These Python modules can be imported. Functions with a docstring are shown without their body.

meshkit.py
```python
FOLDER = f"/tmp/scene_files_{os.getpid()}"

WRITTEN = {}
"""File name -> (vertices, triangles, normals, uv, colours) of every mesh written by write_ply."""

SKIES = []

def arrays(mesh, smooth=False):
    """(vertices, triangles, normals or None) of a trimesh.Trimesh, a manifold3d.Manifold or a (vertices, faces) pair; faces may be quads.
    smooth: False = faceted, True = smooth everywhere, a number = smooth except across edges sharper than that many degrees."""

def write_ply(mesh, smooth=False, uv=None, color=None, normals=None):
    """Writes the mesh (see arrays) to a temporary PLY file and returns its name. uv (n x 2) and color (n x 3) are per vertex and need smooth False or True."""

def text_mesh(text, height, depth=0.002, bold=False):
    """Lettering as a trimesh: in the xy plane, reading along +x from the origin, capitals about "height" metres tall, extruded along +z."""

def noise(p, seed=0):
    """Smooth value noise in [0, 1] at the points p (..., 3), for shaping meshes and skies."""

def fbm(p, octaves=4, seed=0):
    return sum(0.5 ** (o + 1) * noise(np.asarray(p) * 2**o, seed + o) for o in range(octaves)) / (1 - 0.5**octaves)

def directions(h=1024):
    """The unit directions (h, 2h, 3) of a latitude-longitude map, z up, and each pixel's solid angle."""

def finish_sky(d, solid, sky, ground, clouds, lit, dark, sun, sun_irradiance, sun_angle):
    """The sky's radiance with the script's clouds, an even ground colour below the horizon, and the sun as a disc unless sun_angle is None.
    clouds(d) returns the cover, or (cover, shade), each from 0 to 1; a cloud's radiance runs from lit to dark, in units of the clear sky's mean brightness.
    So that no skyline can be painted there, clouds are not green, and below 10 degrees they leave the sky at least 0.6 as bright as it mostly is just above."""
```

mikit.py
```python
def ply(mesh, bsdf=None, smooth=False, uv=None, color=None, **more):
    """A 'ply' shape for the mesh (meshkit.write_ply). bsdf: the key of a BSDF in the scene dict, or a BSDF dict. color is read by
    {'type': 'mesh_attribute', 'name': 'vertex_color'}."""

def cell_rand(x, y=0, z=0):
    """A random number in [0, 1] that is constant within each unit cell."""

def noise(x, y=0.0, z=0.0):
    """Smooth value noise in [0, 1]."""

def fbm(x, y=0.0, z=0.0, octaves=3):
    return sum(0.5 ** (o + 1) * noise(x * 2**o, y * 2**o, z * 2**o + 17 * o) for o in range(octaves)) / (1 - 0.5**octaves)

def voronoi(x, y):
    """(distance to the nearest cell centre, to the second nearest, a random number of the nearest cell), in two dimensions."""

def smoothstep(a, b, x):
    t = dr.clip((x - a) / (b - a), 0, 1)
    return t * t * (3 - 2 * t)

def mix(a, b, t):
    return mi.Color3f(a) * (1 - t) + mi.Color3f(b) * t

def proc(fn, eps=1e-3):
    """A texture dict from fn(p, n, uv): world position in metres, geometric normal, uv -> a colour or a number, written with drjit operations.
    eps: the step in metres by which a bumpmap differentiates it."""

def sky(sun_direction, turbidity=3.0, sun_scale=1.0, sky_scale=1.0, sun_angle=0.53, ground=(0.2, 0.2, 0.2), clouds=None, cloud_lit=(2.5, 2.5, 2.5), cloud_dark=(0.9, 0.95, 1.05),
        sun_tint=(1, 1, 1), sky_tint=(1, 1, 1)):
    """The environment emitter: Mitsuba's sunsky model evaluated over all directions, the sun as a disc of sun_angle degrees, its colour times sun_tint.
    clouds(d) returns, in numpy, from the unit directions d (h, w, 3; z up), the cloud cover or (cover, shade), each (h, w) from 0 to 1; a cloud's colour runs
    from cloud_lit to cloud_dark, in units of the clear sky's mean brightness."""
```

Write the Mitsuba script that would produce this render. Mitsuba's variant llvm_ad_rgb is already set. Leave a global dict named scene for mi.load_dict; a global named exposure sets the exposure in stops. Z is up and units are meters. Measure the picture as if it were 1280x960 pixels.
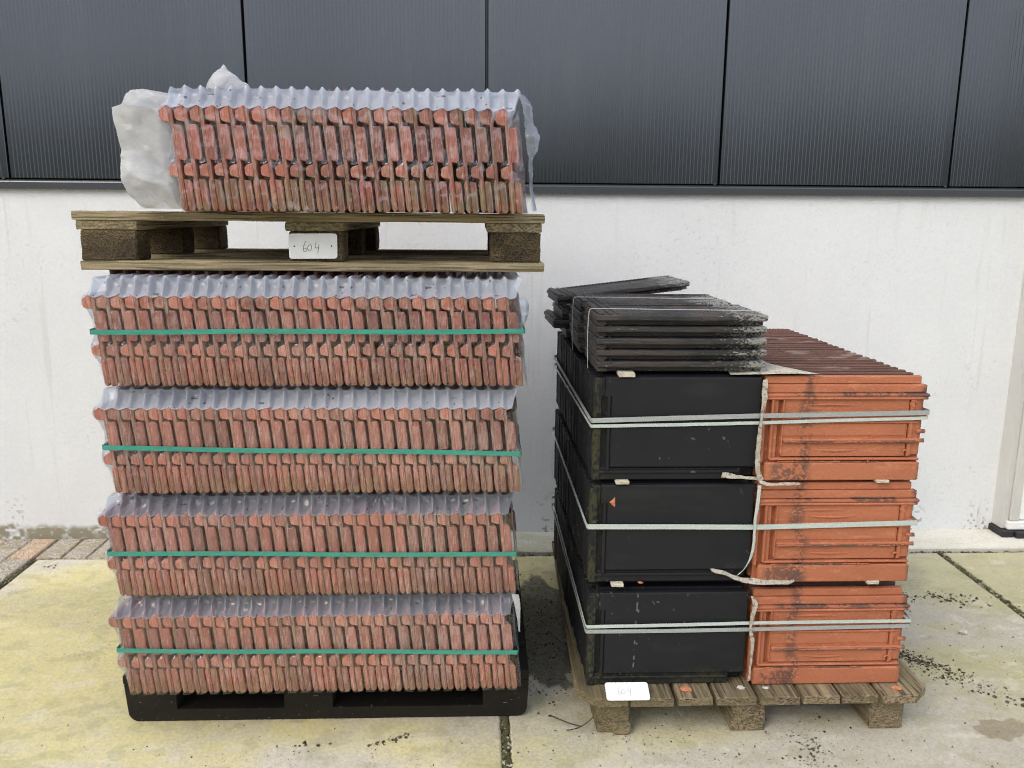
import math, random
import numpy as np
import drjit as dr
import mitsuba as mi
import mikit, meshkit
from mikit import noise, fbm, cell_rand, smoothstep, mix, proc, voronoi
import mapbox_earcut
import trimesh

random.seed(7)
rng = np.random.default_rng(7)
T = mi.ScalarTransform4f
scene, labels = {}, {}

# ------------------------------------------------------------------ camera, sky, exposure
EYE = np.array([0.0, 0.0, 1.46])
FWD = np.array([0.03697, 0.97906, -0.20018])
UP = np.array([-0.00013, 0.20032, 0.97973])
scene['camera'] = {'type': 'perspective', 'fov': 63.15, 'fov_axis': 'x', 'near_clip': 0.05, 'far_clip': 500.0,
                   'to_world': T().look_at(origin=EYE.tolist(), target=(EYE + FWD).tolist(), up=UP.tolist())}
def overcast(d):
    q = d / (0.35 + np.abs(d[..., 2:]))
    return np.ones(d.shape[:2]), np.clip((meshkit.fbm(q * 1.7 + 5.0, 5, 21) - 0.36) / 0.28, 0, 1)
scene['sky'] = mikit.sky((-0.55, -0.60, 0.66), turbidity=3, sun_scale=0.30, sun_angle=30, clouds=overcast,
                         cloud_lit=(3.05, 3.22, 3.50), cloud_dark=(1.50, 1.72, 2.12), sun_tint=(0.90, 0.98, 1.12), ground=(0.22, 0.21, 0.19))
exposure = 2.37

# ------------------------------------------------------------------ mesh helpers
class MB:
    """collects quads / triangles with one uv pair per vertex"""
    def __init__(self):
        self.v, self.f, self.uv, self.n = [], [], [], 0

    def add(self, v, f, uv=(0.0, 0.0)):
        v = np.asarray(v, float)
        f = np.asarray(f, int)
        if f.shape[1] == 4:
            f = np.vstack([f[:, [0, 1, 2]], f[:, [0, 2, 3]]])
        uv = np.asarray(uv, float)
        if uv.ndim == 1:
            uv = np.tile(uv, (len(v), 1))
        self.v.append(v); self.uv.append(uv); self.f.append(f + self.n); self.n += len(v)
        return self

    def get(self):
        return np.vstack(self.v), np.vstack(self.f), np.vstack(self.uv)


def inset(poly, c):
    """mitred inset of a CCW polygon"""
    p = np.asarray(poly, float)
    a, b = np.roll(p, 1, 0), np.roll(p, -1, 0)
    d1 = p - a; d2 = b - p
    d1 /= np.linalg.norm(d1, axis=1, keepdims=True) + 1e-12
    d2 /= np.linalg.norm(d2, axis=1, keepdims=True) + 1e-12
    n1 = np.stack([-d1[:, 1], d1[:, 0]], 1); n2 = np.stack([-d2[:, 1], d2[:, 0]], 1)
    m = n1 + n2
    m /= np.maximum((m * n1).sum(1, keepdims=True), 0.45)
    return p + m * c


def earcut(p):
    return mapbox_earcut.triangulate_float64(np.ascontiguousarray(p, dtype=np.float64), np.array([len(p)], dtype=np.uint32)).reshape(-1, 3).astype(int)


def ccw(p):
    p = np.asarray(p, float)
    s = (p[:, 0] * np.roll(p[:, 1], -1) - np.roll(p[:, 0], -1) * p[:, 1]).sum()
    return p if s > 0 else p[::-1]


def prism(poly, y0, y1, c=0.0015, back=False):
    """polygon (a, b) swept along the third axis from y0 to y1 with a chamfered front edge; returns v(a, y, b), f"""
    p = ccw(poly); n = len(p)
    q = inset(p, c) if c > 0 else p
    loops = [(q, y0), (p, y0 + c), (p, y1)]
    v = np.vstack([np.stack([l[:, 0], np.full(n, y), l[:, 1]], 1) for l, y in loops])
    tri = earcut(p)
    f = [tri]
    i = np.arange(n); j = (i + 1) % n
    for k in range(2):
        f.append(np.stack([i + k * n, j + k * n, j + (k + 1) * n], 1)); f.append(np.stack([i + k * n, j + (k + 1) * n, i + (k + 1) * n], 1))
    f.append(tri[:, ::-1] + 2 * n)
    return v, np.vstack(f)


def bbox(x0, x1, y0, y1, z0, z1, c=0.002):
    """box chamfered on all edges (truncated-corner cage)"""
    c = min(c, (x1 - x0) / 2.2, (y1 - y0) / 2.2, (z1 - z0) / 2.2)
    lo, hi = np.array([x0, y0, z0]), np.array([x1, y1, z1])
    pts, key = [], {}
    for sx in (0, 1):
        for sy in (0, 1):
            for sz in (0, 1):
                s = (sx, sy, sz)
                corner = np.where(np.array(s) == 1, hi, lo)
                for ax in range(3):
                    q = corner.copy()
                    for o in range(3):
                        if o != ax:
                            q[o] += c if s[o] == 0 else -c
                    key[s + (ax,)] = len(pts); pts.append(q)
    f = []
    for ax in range(3):
        o1, o2 = [o for o in range(3) if o != ax]
        for side in (0, 1):
            idx = []
            for a, b in ((0, 0), (1, 0), (1, 1), (0, 1)):
                s = [0, 0, 0]; s[ax] = side; s[o1] = a; s[o2] = b
                idx.append(key[tuple(s) + (ax,)])
            f.append(idx)
        for a in (0, 1):
            for b in (0, 1):
                s0 = [0, 0, 0]; s1 = [0, 0, 0]
                s0[ax] = 0; s1[ax] = 1
                for s in (s0, s1):
                    s[o1] = a; s[o2] = b
                f.append([key[tuple(s0) + (o1,)], key[tuple(s1) + (o1,)], key[tuple(s1) + (o2,)], key[tuple(s0) + (o2,)]])
    tri = []
    for q in f:
        tri += [[q[0], q[1], q[2]], [q[0], q[2], q[3]]]
    for sx in (0, 1):
        for sy in (0, 1):
            for sz in (0, 1):
                tri.append([key[(sx, sy, sz, k)] for k in range(3)])
    v, t = np.array(pts), np.array(tri)
    ctr = v.mean(0)
    nrm = np.cross(v[t[:, 1]] - v[t[:, 0]], v[t[:, 2]] - v[t[:, 0]])
    flip = (nrm * (v[t].mean(1) - ctr)).sum(1) < 0
    t[flip] = t[flip][:, ::-1]
    return v, t


def grid(nu, nv):
    i, j = np.meshgrid(np.arange(nu - 1), np.arange(nv - 1), indexing='ij')
    a = i * nv + j
    return np.stack([a, a + nv, a + nv + 1, a + 1], -1).reshape(-1, 4)


def quads(f):
    f = np.asarray(f)
    return np.vstack([f[:, [0, 1, 2]], f[:, [0, 2, 3]]])


def ribbon(path, cross, thick, closed=False, sub=1):
    """a band: path (n,3), cross (n,3) = half-width vectors, thickness metres"""
    p = np.asarray(path, float); cr = np.broadcast_to(np.asarray(cross, float), p.shape).copy()
    if sub > 1:
        t = np.arange(len(p)); tt = np.linspace(0, len(p) - 1, (len(p) - 1) * sub + 1)
        from scipy.interpolate import PchipInterpolator
        p = PchipInterpolator(t, p)(tt); cr = PchipInterpolator(t, cr)(tt)
    n = len(p)
    tan = (np.roll(p, -1, 0) - np.roll(p, 1, 0)) if closed else np.gradient(p, axis=0)
    tan /= np.linalg.norm(tan, axis=1, keepdims=True) + 1e-12
    nn = np.cross(tan, cr); nn /= np.linalg.norm(nn, axis=1, keepdims=True) + 1e-12
    h = nn * thick / 2
    ring = np.stack([p - cr - h, p + cr - h, p + cr + h, p - cr + h], 1)
    v = ring.reshape(-1, 3)
    f = []
    m = n if closed else n - 1
    for i in range(m):
        a, b = 4 * i, 4 * ((i + 1) % n)
        for k in range(4):
            k2 = (k + 1) % 4
            f.append([a + k, b + k, b + k2, a + k2])
    if not closed:
        f.append([0, 1, 2, 3]); e = 4 * (n - 1); f.append([e, e + 3, e + 2, e + 1])
    return v, quads(f)


def tube(path, r, sides=6, sub=1):
    p = np.asarray(path, float); r = np.broadcast_to(np.asarray(r, float), (len(p),))
    if sub > 1:
        from scipy.interpolate import PchipInterpolator
        t = np.arange(len(p)); tt = np.linspace(0, len(p) - 1, (len(p) - 1) * sub + 1)
        p, r = PchipInterpolator(t, p)(tt), PchipInterpolator(t, r)(tt)
    t = np.gradient(p, axis=0); t /= np.linalg.norm(t, axis=1, keepdims=True) + 1e-12
    a = np.cross(t, np.where(np.abs(t[:, 2:]) < 0.9, [0, 0, 1.0], [1.0, 0, 0])); a /= np.linalg.norm(a, axis=1, keepdims=True) + 1e-12
    b = np.cross(t, a); g = np.arange(sides) * 2 * np.pi / sides
    v = p[:, None] + r[:, None, None] * (np.cos(g)[None, :, None] * a[:, None] + np.sin(g)[None, :, None] * b[:, None])
    f = [[i * sides + k, i * sides + (k + 1) % sides, (i + 1) * sides + (k + 1) % sides, (i + 1) * sides + k] for i in range(len(p) - 1) for k in range(sides)]
    v = v.reshape(-1, 3)
    f = quads(f)
    e = (len(p) - 1) * sides
    caps = np.array([[0, k + 1, k] for k in range(1, sides - 1)] + [[e, e + k, e + k + 1] for k in range(1, sides - 1)])
    return v, np.vstack([f, caps])


used = {}
def numbered(name):
    k = used.get(name, 0); used[name] = k + 1
    return name if k == 0 else f'{name}_{k:03d}'


def put(key, mb, bsdf, smooth=False):
    if isinstance(mb, MB):
        v, f, uv = mb.get()
        if smooth not in (False, True):
            scene[key] = mikit.ply((v, f), bsdf, smooth=smooth)
        else:
            scene[key] = mikit.ply((v, f), bsdf, smooth=smooth, uv=uv)
    else:
        scene[key] = mikit.ply(mb, bsdf, smooth=smooth)
    return key


def thing(name, label, cat, group=None):
    key = numbered(name)
    labels[key] = {'label': label, 'category': cat}
    if group:
        labels[key]['group'] = group
    return key


def part(parent, name, mb, bsdf, smooth=False, **lab):
    key = numbered(parent + '__' + name)
    put(key, mb, bsdf, smooth)
    if lab:
        labels[key] = lab
    return key


def structure(name, mb=None, bsdf=None, kind='structure', smooth=False):
    labels[name] = {'kind': kind}
    if mb is not None:
        put(name, mb, bsdf, smooth)


ORD = ('zeroth first second third fourth fifth sixth seventh eighth ninth tenth eleventh twelfth thirteenth fourteenth fifteenth sixteenth '
       'seventeenth eighteenth nineteenth twentieth').split() + ['twenty-' + x for x in 'first second third fourth fifth sixth seventh eighth ninth'.split()] + ['thirtieth', 'thirty-first']

# ------------------------------------------------------------------ materials
def C(r, g, b): return mi.Color3f(r, g, b)

def mat(name, col, rough=0.6, bump=None, scale=1.0, eps=1e-3, two=True, **kw):
    b = {'type': 'principled', 'base_color': proc(col) if callable(col) else {'type': 'rgb', 'value': list(col)}, **kw}
    b['roughness'] = proc(rough) if callable(rough) else rough
    if bump is not None:
        b = {'type': 'bumpmap', 'nested_texture': proc(bump, eps), 'scale': scale, 'nested': b}
    scene[name] = {'type': 'twosided', 'nested': b} if two else b
    return name


def col_plaster(p, n, uv):
    g = fbm(p.x * 3.1 + 4, p.z * 2.3, 3.0, 4)
    s = noise(p.x * 160, p.z * 160, 1.0)
    c = mix((0.68, 0.695, 0.715), (0.76, 0.775, 0.795), g)
    c = c * (0.955 + 0.07 * s)
    # vertical rain streaks with their own grain
    st = noise(p.x * 34, p.z * 1.2, 7.0) * noise(p.x * 90, p.z * 5, 2.0)
    c = mix(c, (0.48, 0.475, 0.43), 0.22 * smoothstep(0.42, 0.8, st))
    pore = smoothstep(0.80, 0.9, noise(p.x * 95, p.z * 95, 9.0)) * smoothstep(0.5, 0.8, noise(p.x * 4, p.z * 4, 3.0))
    c = mix(c, (0.45, 0.44, 0.42), 0.22 * pore)
    # algae and splash dirt along the foot: ragged patches
    edge = 0.045 + 0.05 * fbm(p.x * 9, p.z * 6, 2.0, 3) * noise(p.x * 40, p.z * 20, 5.0)
    m = smoothstep(edge + 0.012, edge - 0.02, p.z) * smoothstep(0.25, 0.62, noise(p.x * 60, p.z * 80, 1.0) * 0.55 + fbm(p.x * 5, 1.0, 6.0, 2) * 0.6) * smoothstep(-0.2, -1.0, p.x)
    c = mix(c, (0.20, 0.17, 0.085), 0.85 * m)
    sp = smoothstep(0.70, 0.80, noise(p.x * 70, p.z * 70, 4.0)) * smoothstep(0.26, 0.02, p.z) * smoothstep(0.4, 0.7, fbm(p.x * 6, p.z * 8, 1.0, 2))
    return mix(c, (0.20, 0.18, 0.11), 0.7 * sp)

def bump_plaster(p, n, uv):
    return noise(p.x * 240, p.y * 240, p.z * 240) * 0.5 + fbm(p.x * 30, p.z * 30, p.y, 3)
mat('plaster_mat', col_plaster, 0.85, bump_plaster, 0.0009)

def col_clad(p, n, uv):
    g = fbm(p.x * 1.5, p.z * 1.2, 3.0, 3)
    k = noise(p.x * 300, p.z * 300, 3.0)
    c = mix((0.094, 0.100, 0.109), (0.113, 0.120, 0.130), g)
    st = noise(p.x * 26, p.z * 1.5, 2.0)
    return mix(c, (0.16, 0.162, 0.16), 0.08 * smoothstep(0.55, 0.9, st)) * (0.95 + 0.1 * k)
mat('clad_mat', col_clad, 0.20, metallic=0.86, specular=0.5)
mat('flash_mat', (0.092, 0.098, 0.108), 0.28, metallic=0.6, specular=0.5)

def col_slab(p, n, uv):
    big = fbm(p.x * 0.9 + 3, p.y * 1.6 + 1, 2.0, 4)
    mid = fbm(p.x * 6, p.y * 11, 5.0, 4)
    fine = noise(p.x * 170, p.y * 170, 2.0)
    fine2 = noise(p.x * 420, p.y * 420, 2.0)
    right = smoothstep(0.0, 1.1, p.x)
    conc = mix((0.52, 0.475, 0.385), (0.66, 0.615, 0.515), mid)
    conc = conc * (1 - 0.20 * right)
    alg = mix((0.66, 0.575, 0.26), (0.57, 0.51, 0.20), fbm(p.x * 4, p.y * 7, 1.0, 3))
    alg2 = mix((0.33, 0.31, 0.175), (0.44, 0.415, 0.26), mid)
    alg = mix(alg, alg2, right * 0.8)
    a = smoothstep(0.40, 0.60, big * 0.75 + mid * 0.3) * (0.62 + 0.38 * fine)
    c = mix(conc, alg, 0.92 * a)
    # pale scuffed laitance and darker damp patches
    sc = smoothstep(0.62, 0.78, fbm(p.x * 13 + 5, p.y * 21, 8.0, 4))
    c = mix(c, (0.70, 0.66, 0.57), 0.28 * sc)
    dk = smoothstep(0.52, 0.70, fbm(p.x * 2.3 + 9, p.y * 3.4, 4.0, 4)) * (0.45 + 0.55 * right)
    c = mix(c, mix((0.18, 0.17, 0.125), (0.33, 0.31, 0.24), fine), 0.55 * dk)
    gm = smoothstep(0.55, 0.68, fbm(p.x * 17 + 2, p.y * 26, 5.0, 4)) * (0.4 + 0.6 * fine2)
    c = mix(c, (0.31, 0.30, 0.14), 0.38 * gm)
    pit = smoothstep(0.78, 0.86, noise(p.x * 240, p.y * 240, 6.0)) * smoothstep(0.45, 0.75, fbm(p.x * 5, p.y * 5, 3.0, 2))
    c = mix(c, (0.20, 0.185, 0.12), 0.45 * pit)
    # gap shade between the two pallets, painted in with damp dirt, ragged outline
    gap_shade_damp = dr.abs(p.x - 0.21) / 0.17 + dr.maximum(0.0, p.y - 3.0) / 0.18 + dr.maximum(0.0, 2.50 - p.y) / 0.16 + 1.5 * (fbm(p.x * 13, p.y * 9, 6.0, 4) - 0.5)
    c = mix(c, mix((0.055, 0.050, 0.036), (0.15, 0.14, 0.11), 0.4 * fine + 0.6 * noise(p.x * 60, p.y * 60, 3.0)), 0.85 * smoothstep(1.12, 0.88, gap_shade_damp))
    # brown spill right of the pallet
    d = dr.sqrt(dr.square((p.x - 1.51) / 0.10) + dr.square((p.y - 2.12) / 0.055)) + 0.9 * (fbm(p.x * 26, p.y * 26, 1.0, 3) - 0.5)
    c = mix(c, (0.24, 0.19, 0.12), 0.7 * smoothstep(1.0, 0.8, d))
    # white scrape marks dragged by the pallet
    scr = smoothstep(0.60, 0.72, noise(p.x * 46 + p.y * 6, p.y * 7, 11.0)) * smoothstep(0.5, 0.7, noise(p.x * 160, p.y * 60, 12.0))
    zone = smoothstep(0.26, 0.32, p.x) * smoothstep(0.66, 0.55, p.x) * smoothstep(2.03, 2.08, p.y) * smoothstep(2.5, 2.38, p.y)
    c = mix(c, (0.66, 0.65, 0.61), 0.8 * scr * zone)
    return c * (0.88 + 0.18 * fine) * (0.92 + 0.15 * fine2)

def bump_slab(p, n, uv):
    return noise(p.x * 300, p.y * 300, 1.0) * 0.6 + fbm(p.x * 60, p.y * 60, 2.0, 3)
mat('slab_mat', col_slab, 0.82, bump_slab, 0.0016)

def col_kerb(p, n, uv):
    m = fbm(p.x * 7, p.y * 14, 2.0, 4)
    f = noise(p.x * 180, p.y * 180, 2.0)
    c = mix((0.58, 0.55, 0.46), (0.72, 0.70, 0.63), m)
    a = smoothstep(0.5, 0.68, fbm(p.x * 3, p.y * 22, 7.0, 3)) * smoothstep(3.60, 3.42, p.y + 0.06 * f)
    left = smoothstep(1.2, 0.3, p.x)
    c = mix(c, (0.40, 0.36, 0.16), 0.7 * a + 0.45 * left * smoothstep(0.35, 0.6, m))
    return c * (0.88 + 0.16 * f)
mat('kerb_mat', col_kerb, 0.85, bump_slab, 0.0015)

def col_brick(p, n, uv):
    r = uv.x
    f = noise(p.x * 260, p.y * 260, 2.0)
    m = fbm(p.x * 25, p.y * 25, 4.0, 3)
    c = mix((0.36, 0.30, 0.25), (0.30, 0.255, 0.225), cell_rand(r * 9173.0))
    c = mix(c, (0.46, 0.27, 0.15), smoothstep(0.80, 0.83, cell_rand(r * 911.0)) * 0.85)
    c = mix(c, (0.52, 0.32, 0.19), 0.85 * uv.y)
    c = mix(c, (0.19, 0.175, 0.14), (1 - uv.y) * smoothstep(0.66, 0.70, cell_rand(r * 5711.0)) * 0.6)
    c = mix(c, (0.56, 0.52, 0.46), 0.75 * smoothstep(0.52, 0.68, f))
    c = mix(c, (0.15, 0.13, 0.09), 0.7 * smoothstep(0.36, 0.24, f))
    return mix(c, (0.30, 0.27, 0.14), 0.5 * smoothstep(0.5, 0.7, m))
mat('brick_mat', col_brick, 0.9, lambda p, n, uv: noise(p.x * 260, p.y * 260, 2.0), 0.0022)

def col_soil(p, n, uv):
    f = noise(p.x * 330, p.y * 330, p.z * 330)
    g = fbm(p.x * 14, p.y * 14, 2.0, 3)
    c = mix((0.035, 0.029, 0.018), (0.13, 0.11, 0.065), f)
    return mix(c, (0.15, 0.14, 0.045), 0.6 * smoothstep(0.5, 0.62, g))
mat('soil_mat', col_soil, 0.95, lambda p, n, uv: noise(p.x * 330, p.y * 330, 1.0), 0.004)
mat('crumb_mat', lambda p, n, uv: mix((0.022, 0.018, 0.013), (0.15, 0.125, 0.09), smoothstep(0.2, 0.9, noise(p.x * 110, p.y * 110, 3.0))), 0.95)

def red_tile(p, n, uv):
    # uv.x = 20*weathered + piece (0 spine, 1 nib, 2 mid panel, 3 lower panel) + random; uv.y = height in the tile
    w = smoothstep(15.0, 16.0, uv.x)
    q = uv.x - 20.0 * w
    piece = dr.floor(q); r = q - piece
    nib = smoothstep(0.5, 0.6, piece) * smoothstep(1.5, 1.4, piece)
    low = smoothstep(2.5, 2.6, piece)
    c = mix((0.325, 0.115, 0.092), (0.405, 0.155, 0.125), r)
    c = mix(c, (0.46, 0.165, 0.115), nib * 0.6)
    c = mix(c, (0.25, 0.125, 0.10), smoothstep(0.4, 0.3, piece) * 0.6)
    c = mix(c, c * mi.Color3f(0.62, 0.72, 0.80), smoothstep(0.62, 0.75, cell_rand(r * 7919.0)) * 0.7)
    streak = 0.6 * noise(p.x * 420, p.y * 90, p.z * 26) + 0.4 * noise(p.x * 1100, p.y * 300, p.z * 45)
    grain = noise(p.x * 520, p.y * 520, p.z * 430)
    c = c * (0.86 + 0.26 * streak) * (0.90 + 0.18 * grain)
    lime = smoothstep(0.60, 0.80, 0.55 * noise(p.x * 360, p.y * 200, p.z * 42) + 0.25 * grain + 0.42 * fbm(p.x * 7, p.z * 9, 3.0, 3))
    c = mix(c, (0.58, 0.47, 0.43), 0.30 * lime)
    damp = smoothstep(0.52, 0.72, fbm(p.x * 34, p.y * 20, p.z * 15, 3))
    c = mix(c, c * mi.Color3f(0.45, 0.42, 0.46), 0.38 * damp)
    rust = low * smoothstep(0.50, 0.72, noise(p.x * 330, 3.0, p.z * 22) * 0.65 + 0.45 * smoothstep(0.26, 0.0, uv.y + 0.10 * streak - 0.05))
    c = mix(c, (0.17, 0.066, 0.030), 0.7 * rust)
    och = low * smoothstep(0.55, 0.75, fbm(p.x * 40, p.z * 30, 8.0, 3) + 0.10 * w)
    c = mix(c, (0.27, 0.18, 0.085), 0.38 * och)
    moss = w * smoothstep(0.50, 0.66, fbm(p.x * 18, p.z * 26, 5.0, 3) * 0.8 + low * 0.14) * (0.5 + 0.5 * grain)
    c = mix(c, (0.17, 0.150, 0.090), 0.65 * moss)
    return c
mat('red_tile_mat', red_tile, 0.75, lambda p, n, uv: noise(p.x * 430, p.y * 80, p.z * 60) + 0.6 * noise(p.x * 600, p.y * 600, p.z * 600), 0.0012)

def black_tile(p, n, uv):
    f = noise(p.x * 400, p.y * 400, p.z * 400)
    m = fbm(p.x * 9, p.y * 5, p.z * 9, 3)
    c = mix((0.0095, 0.0100, 0.0125), (0.0150, 0.0157, 0.0190), m) * (0.9 + 0.2 * f)
    dust = smoothstep(0.60, 0.8, fbm(p.x * 5, p.y * 3, p.z * 16, 4))
    c = mix(c, (0.050, 0.049, 0.047), 0.16 * dust)
    sp = smoothstep(0.885, 0.93, noise(p.x * 120, p.y * 120, p.z * 75))
    c = mix(c, (0.34, 0.33, 0.31), 0.7 * sp * smoothstep(0.5, 0.8, fbm(p.x * 6, p.y * 6, p.z * 6 + 3, 2)))
    sc = smoothstep(0.74, 0.84, noise(p.x * 75 + p.z * 30, p.y * 60, p.z * 46)) * smoothstep(0.55, 0.75, noise(p.x * 300, p.y * 300, p.z * 160)) * smoothstep(0.48, 0.62, fbm(p.x * 8, p.y * 5, p.z * 8, 3))
    c = mix(c, (0.22, 0.215, 0.205), 0.55 * sc)
    dr_ = smoothstep(0.0028, 0.0012, dr.abs(p.x - 0.437 - 0.006 * (fbm(p.z * 9, 2.0, 1.0, 2) - 0.5) - 0.03 * (p.z - 0.3))) * smoothstep(0.45, 0.60, noise(p.x * 40, 2.0, p.z * 85)) * smoothstep(0.15, 0.18, p.z) * smoothstep(0.425, 0.41, p.z) * smoothstep(2.17, 2.165, p.y)
    c = mix(c, (0.20, 0.195, 0.185), 0.6 * dr_)
    # moss on the damp edge of the front tiles (uv.x = 1), growing in flecks
    edge = smoothstep(0.345, 0.300, p.x + 0.03 * (f - 0.5)) + 0.6 * smoothstep(0.20, 0.15, p.z + 0.06 * (m - 0.5))
    ms = uv.x * edge * smoothstep(0.46, 0.70, 0.5 * noise(p.x * 190, p.y * 190, p.z * 90) + 0.6 * fbm(p.x * 20, p.y * 20, p.z * 12, 3))
    return mix(c, (0.058, 0.057, 0.024), 0.75 * ms)
mat('black_tile_mat', black_tile, lambda p, n, uv: 0.46 + 0.25 * fbm(p.x * 14, p.y * 9, p.z * 14, 3), lambda p, n, uv: noise(p.x * 380, p.y * 380, p.z * 380) + 0.7 * fbm(p.x * 60, p.y * 60, p.z * 60, 2), 0.0006, specular=0.28)

def pile_tile(p, n, uv):
    f = noise(p.x * 300, p.y * 300, p.z * 300)
    m = fbm(p.x * 12, p.y * 6, p.z * 20, 3)
    c = mix((0.015, 0.0155, 0.017), (0.032, 0.032, 0.033), m) * (0.8 + 0.4 * f)
    red = smoothstep(0.50, 0.66, noise(p.x * 30, p.y * 20, p.z * 260) * 0.6 + 0.5 * m)
    c = mix(c, (0.075, 0.050, 0.042), 0.4 * red)
    # lime bloom in flecks on the broken right-hand ends (uv.x runs along the tile)
    lm = smoothstep(0.52, 0.68, 0.28 * smoothstep(0.60, 1.0, uv.x) + 0.45 * noise(p.x * 260, p.y * 180, p.z * 260) + 0.40 * fbm(p.x * 22, p.y * 22, p.z * 60, 3) - 0.06)
    return mix(c, (0.30, 0.30, 0.285), 0.75 * lm)
mat('pile_tile_mat', pile_tile, 0.48, lambda p, n, uv: noise(p.x * 300, p.y * 300, p.z * 300) + fbm(p.x * 60, p.y * 60, p.z * 60, 2), 0.0012)

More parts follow.
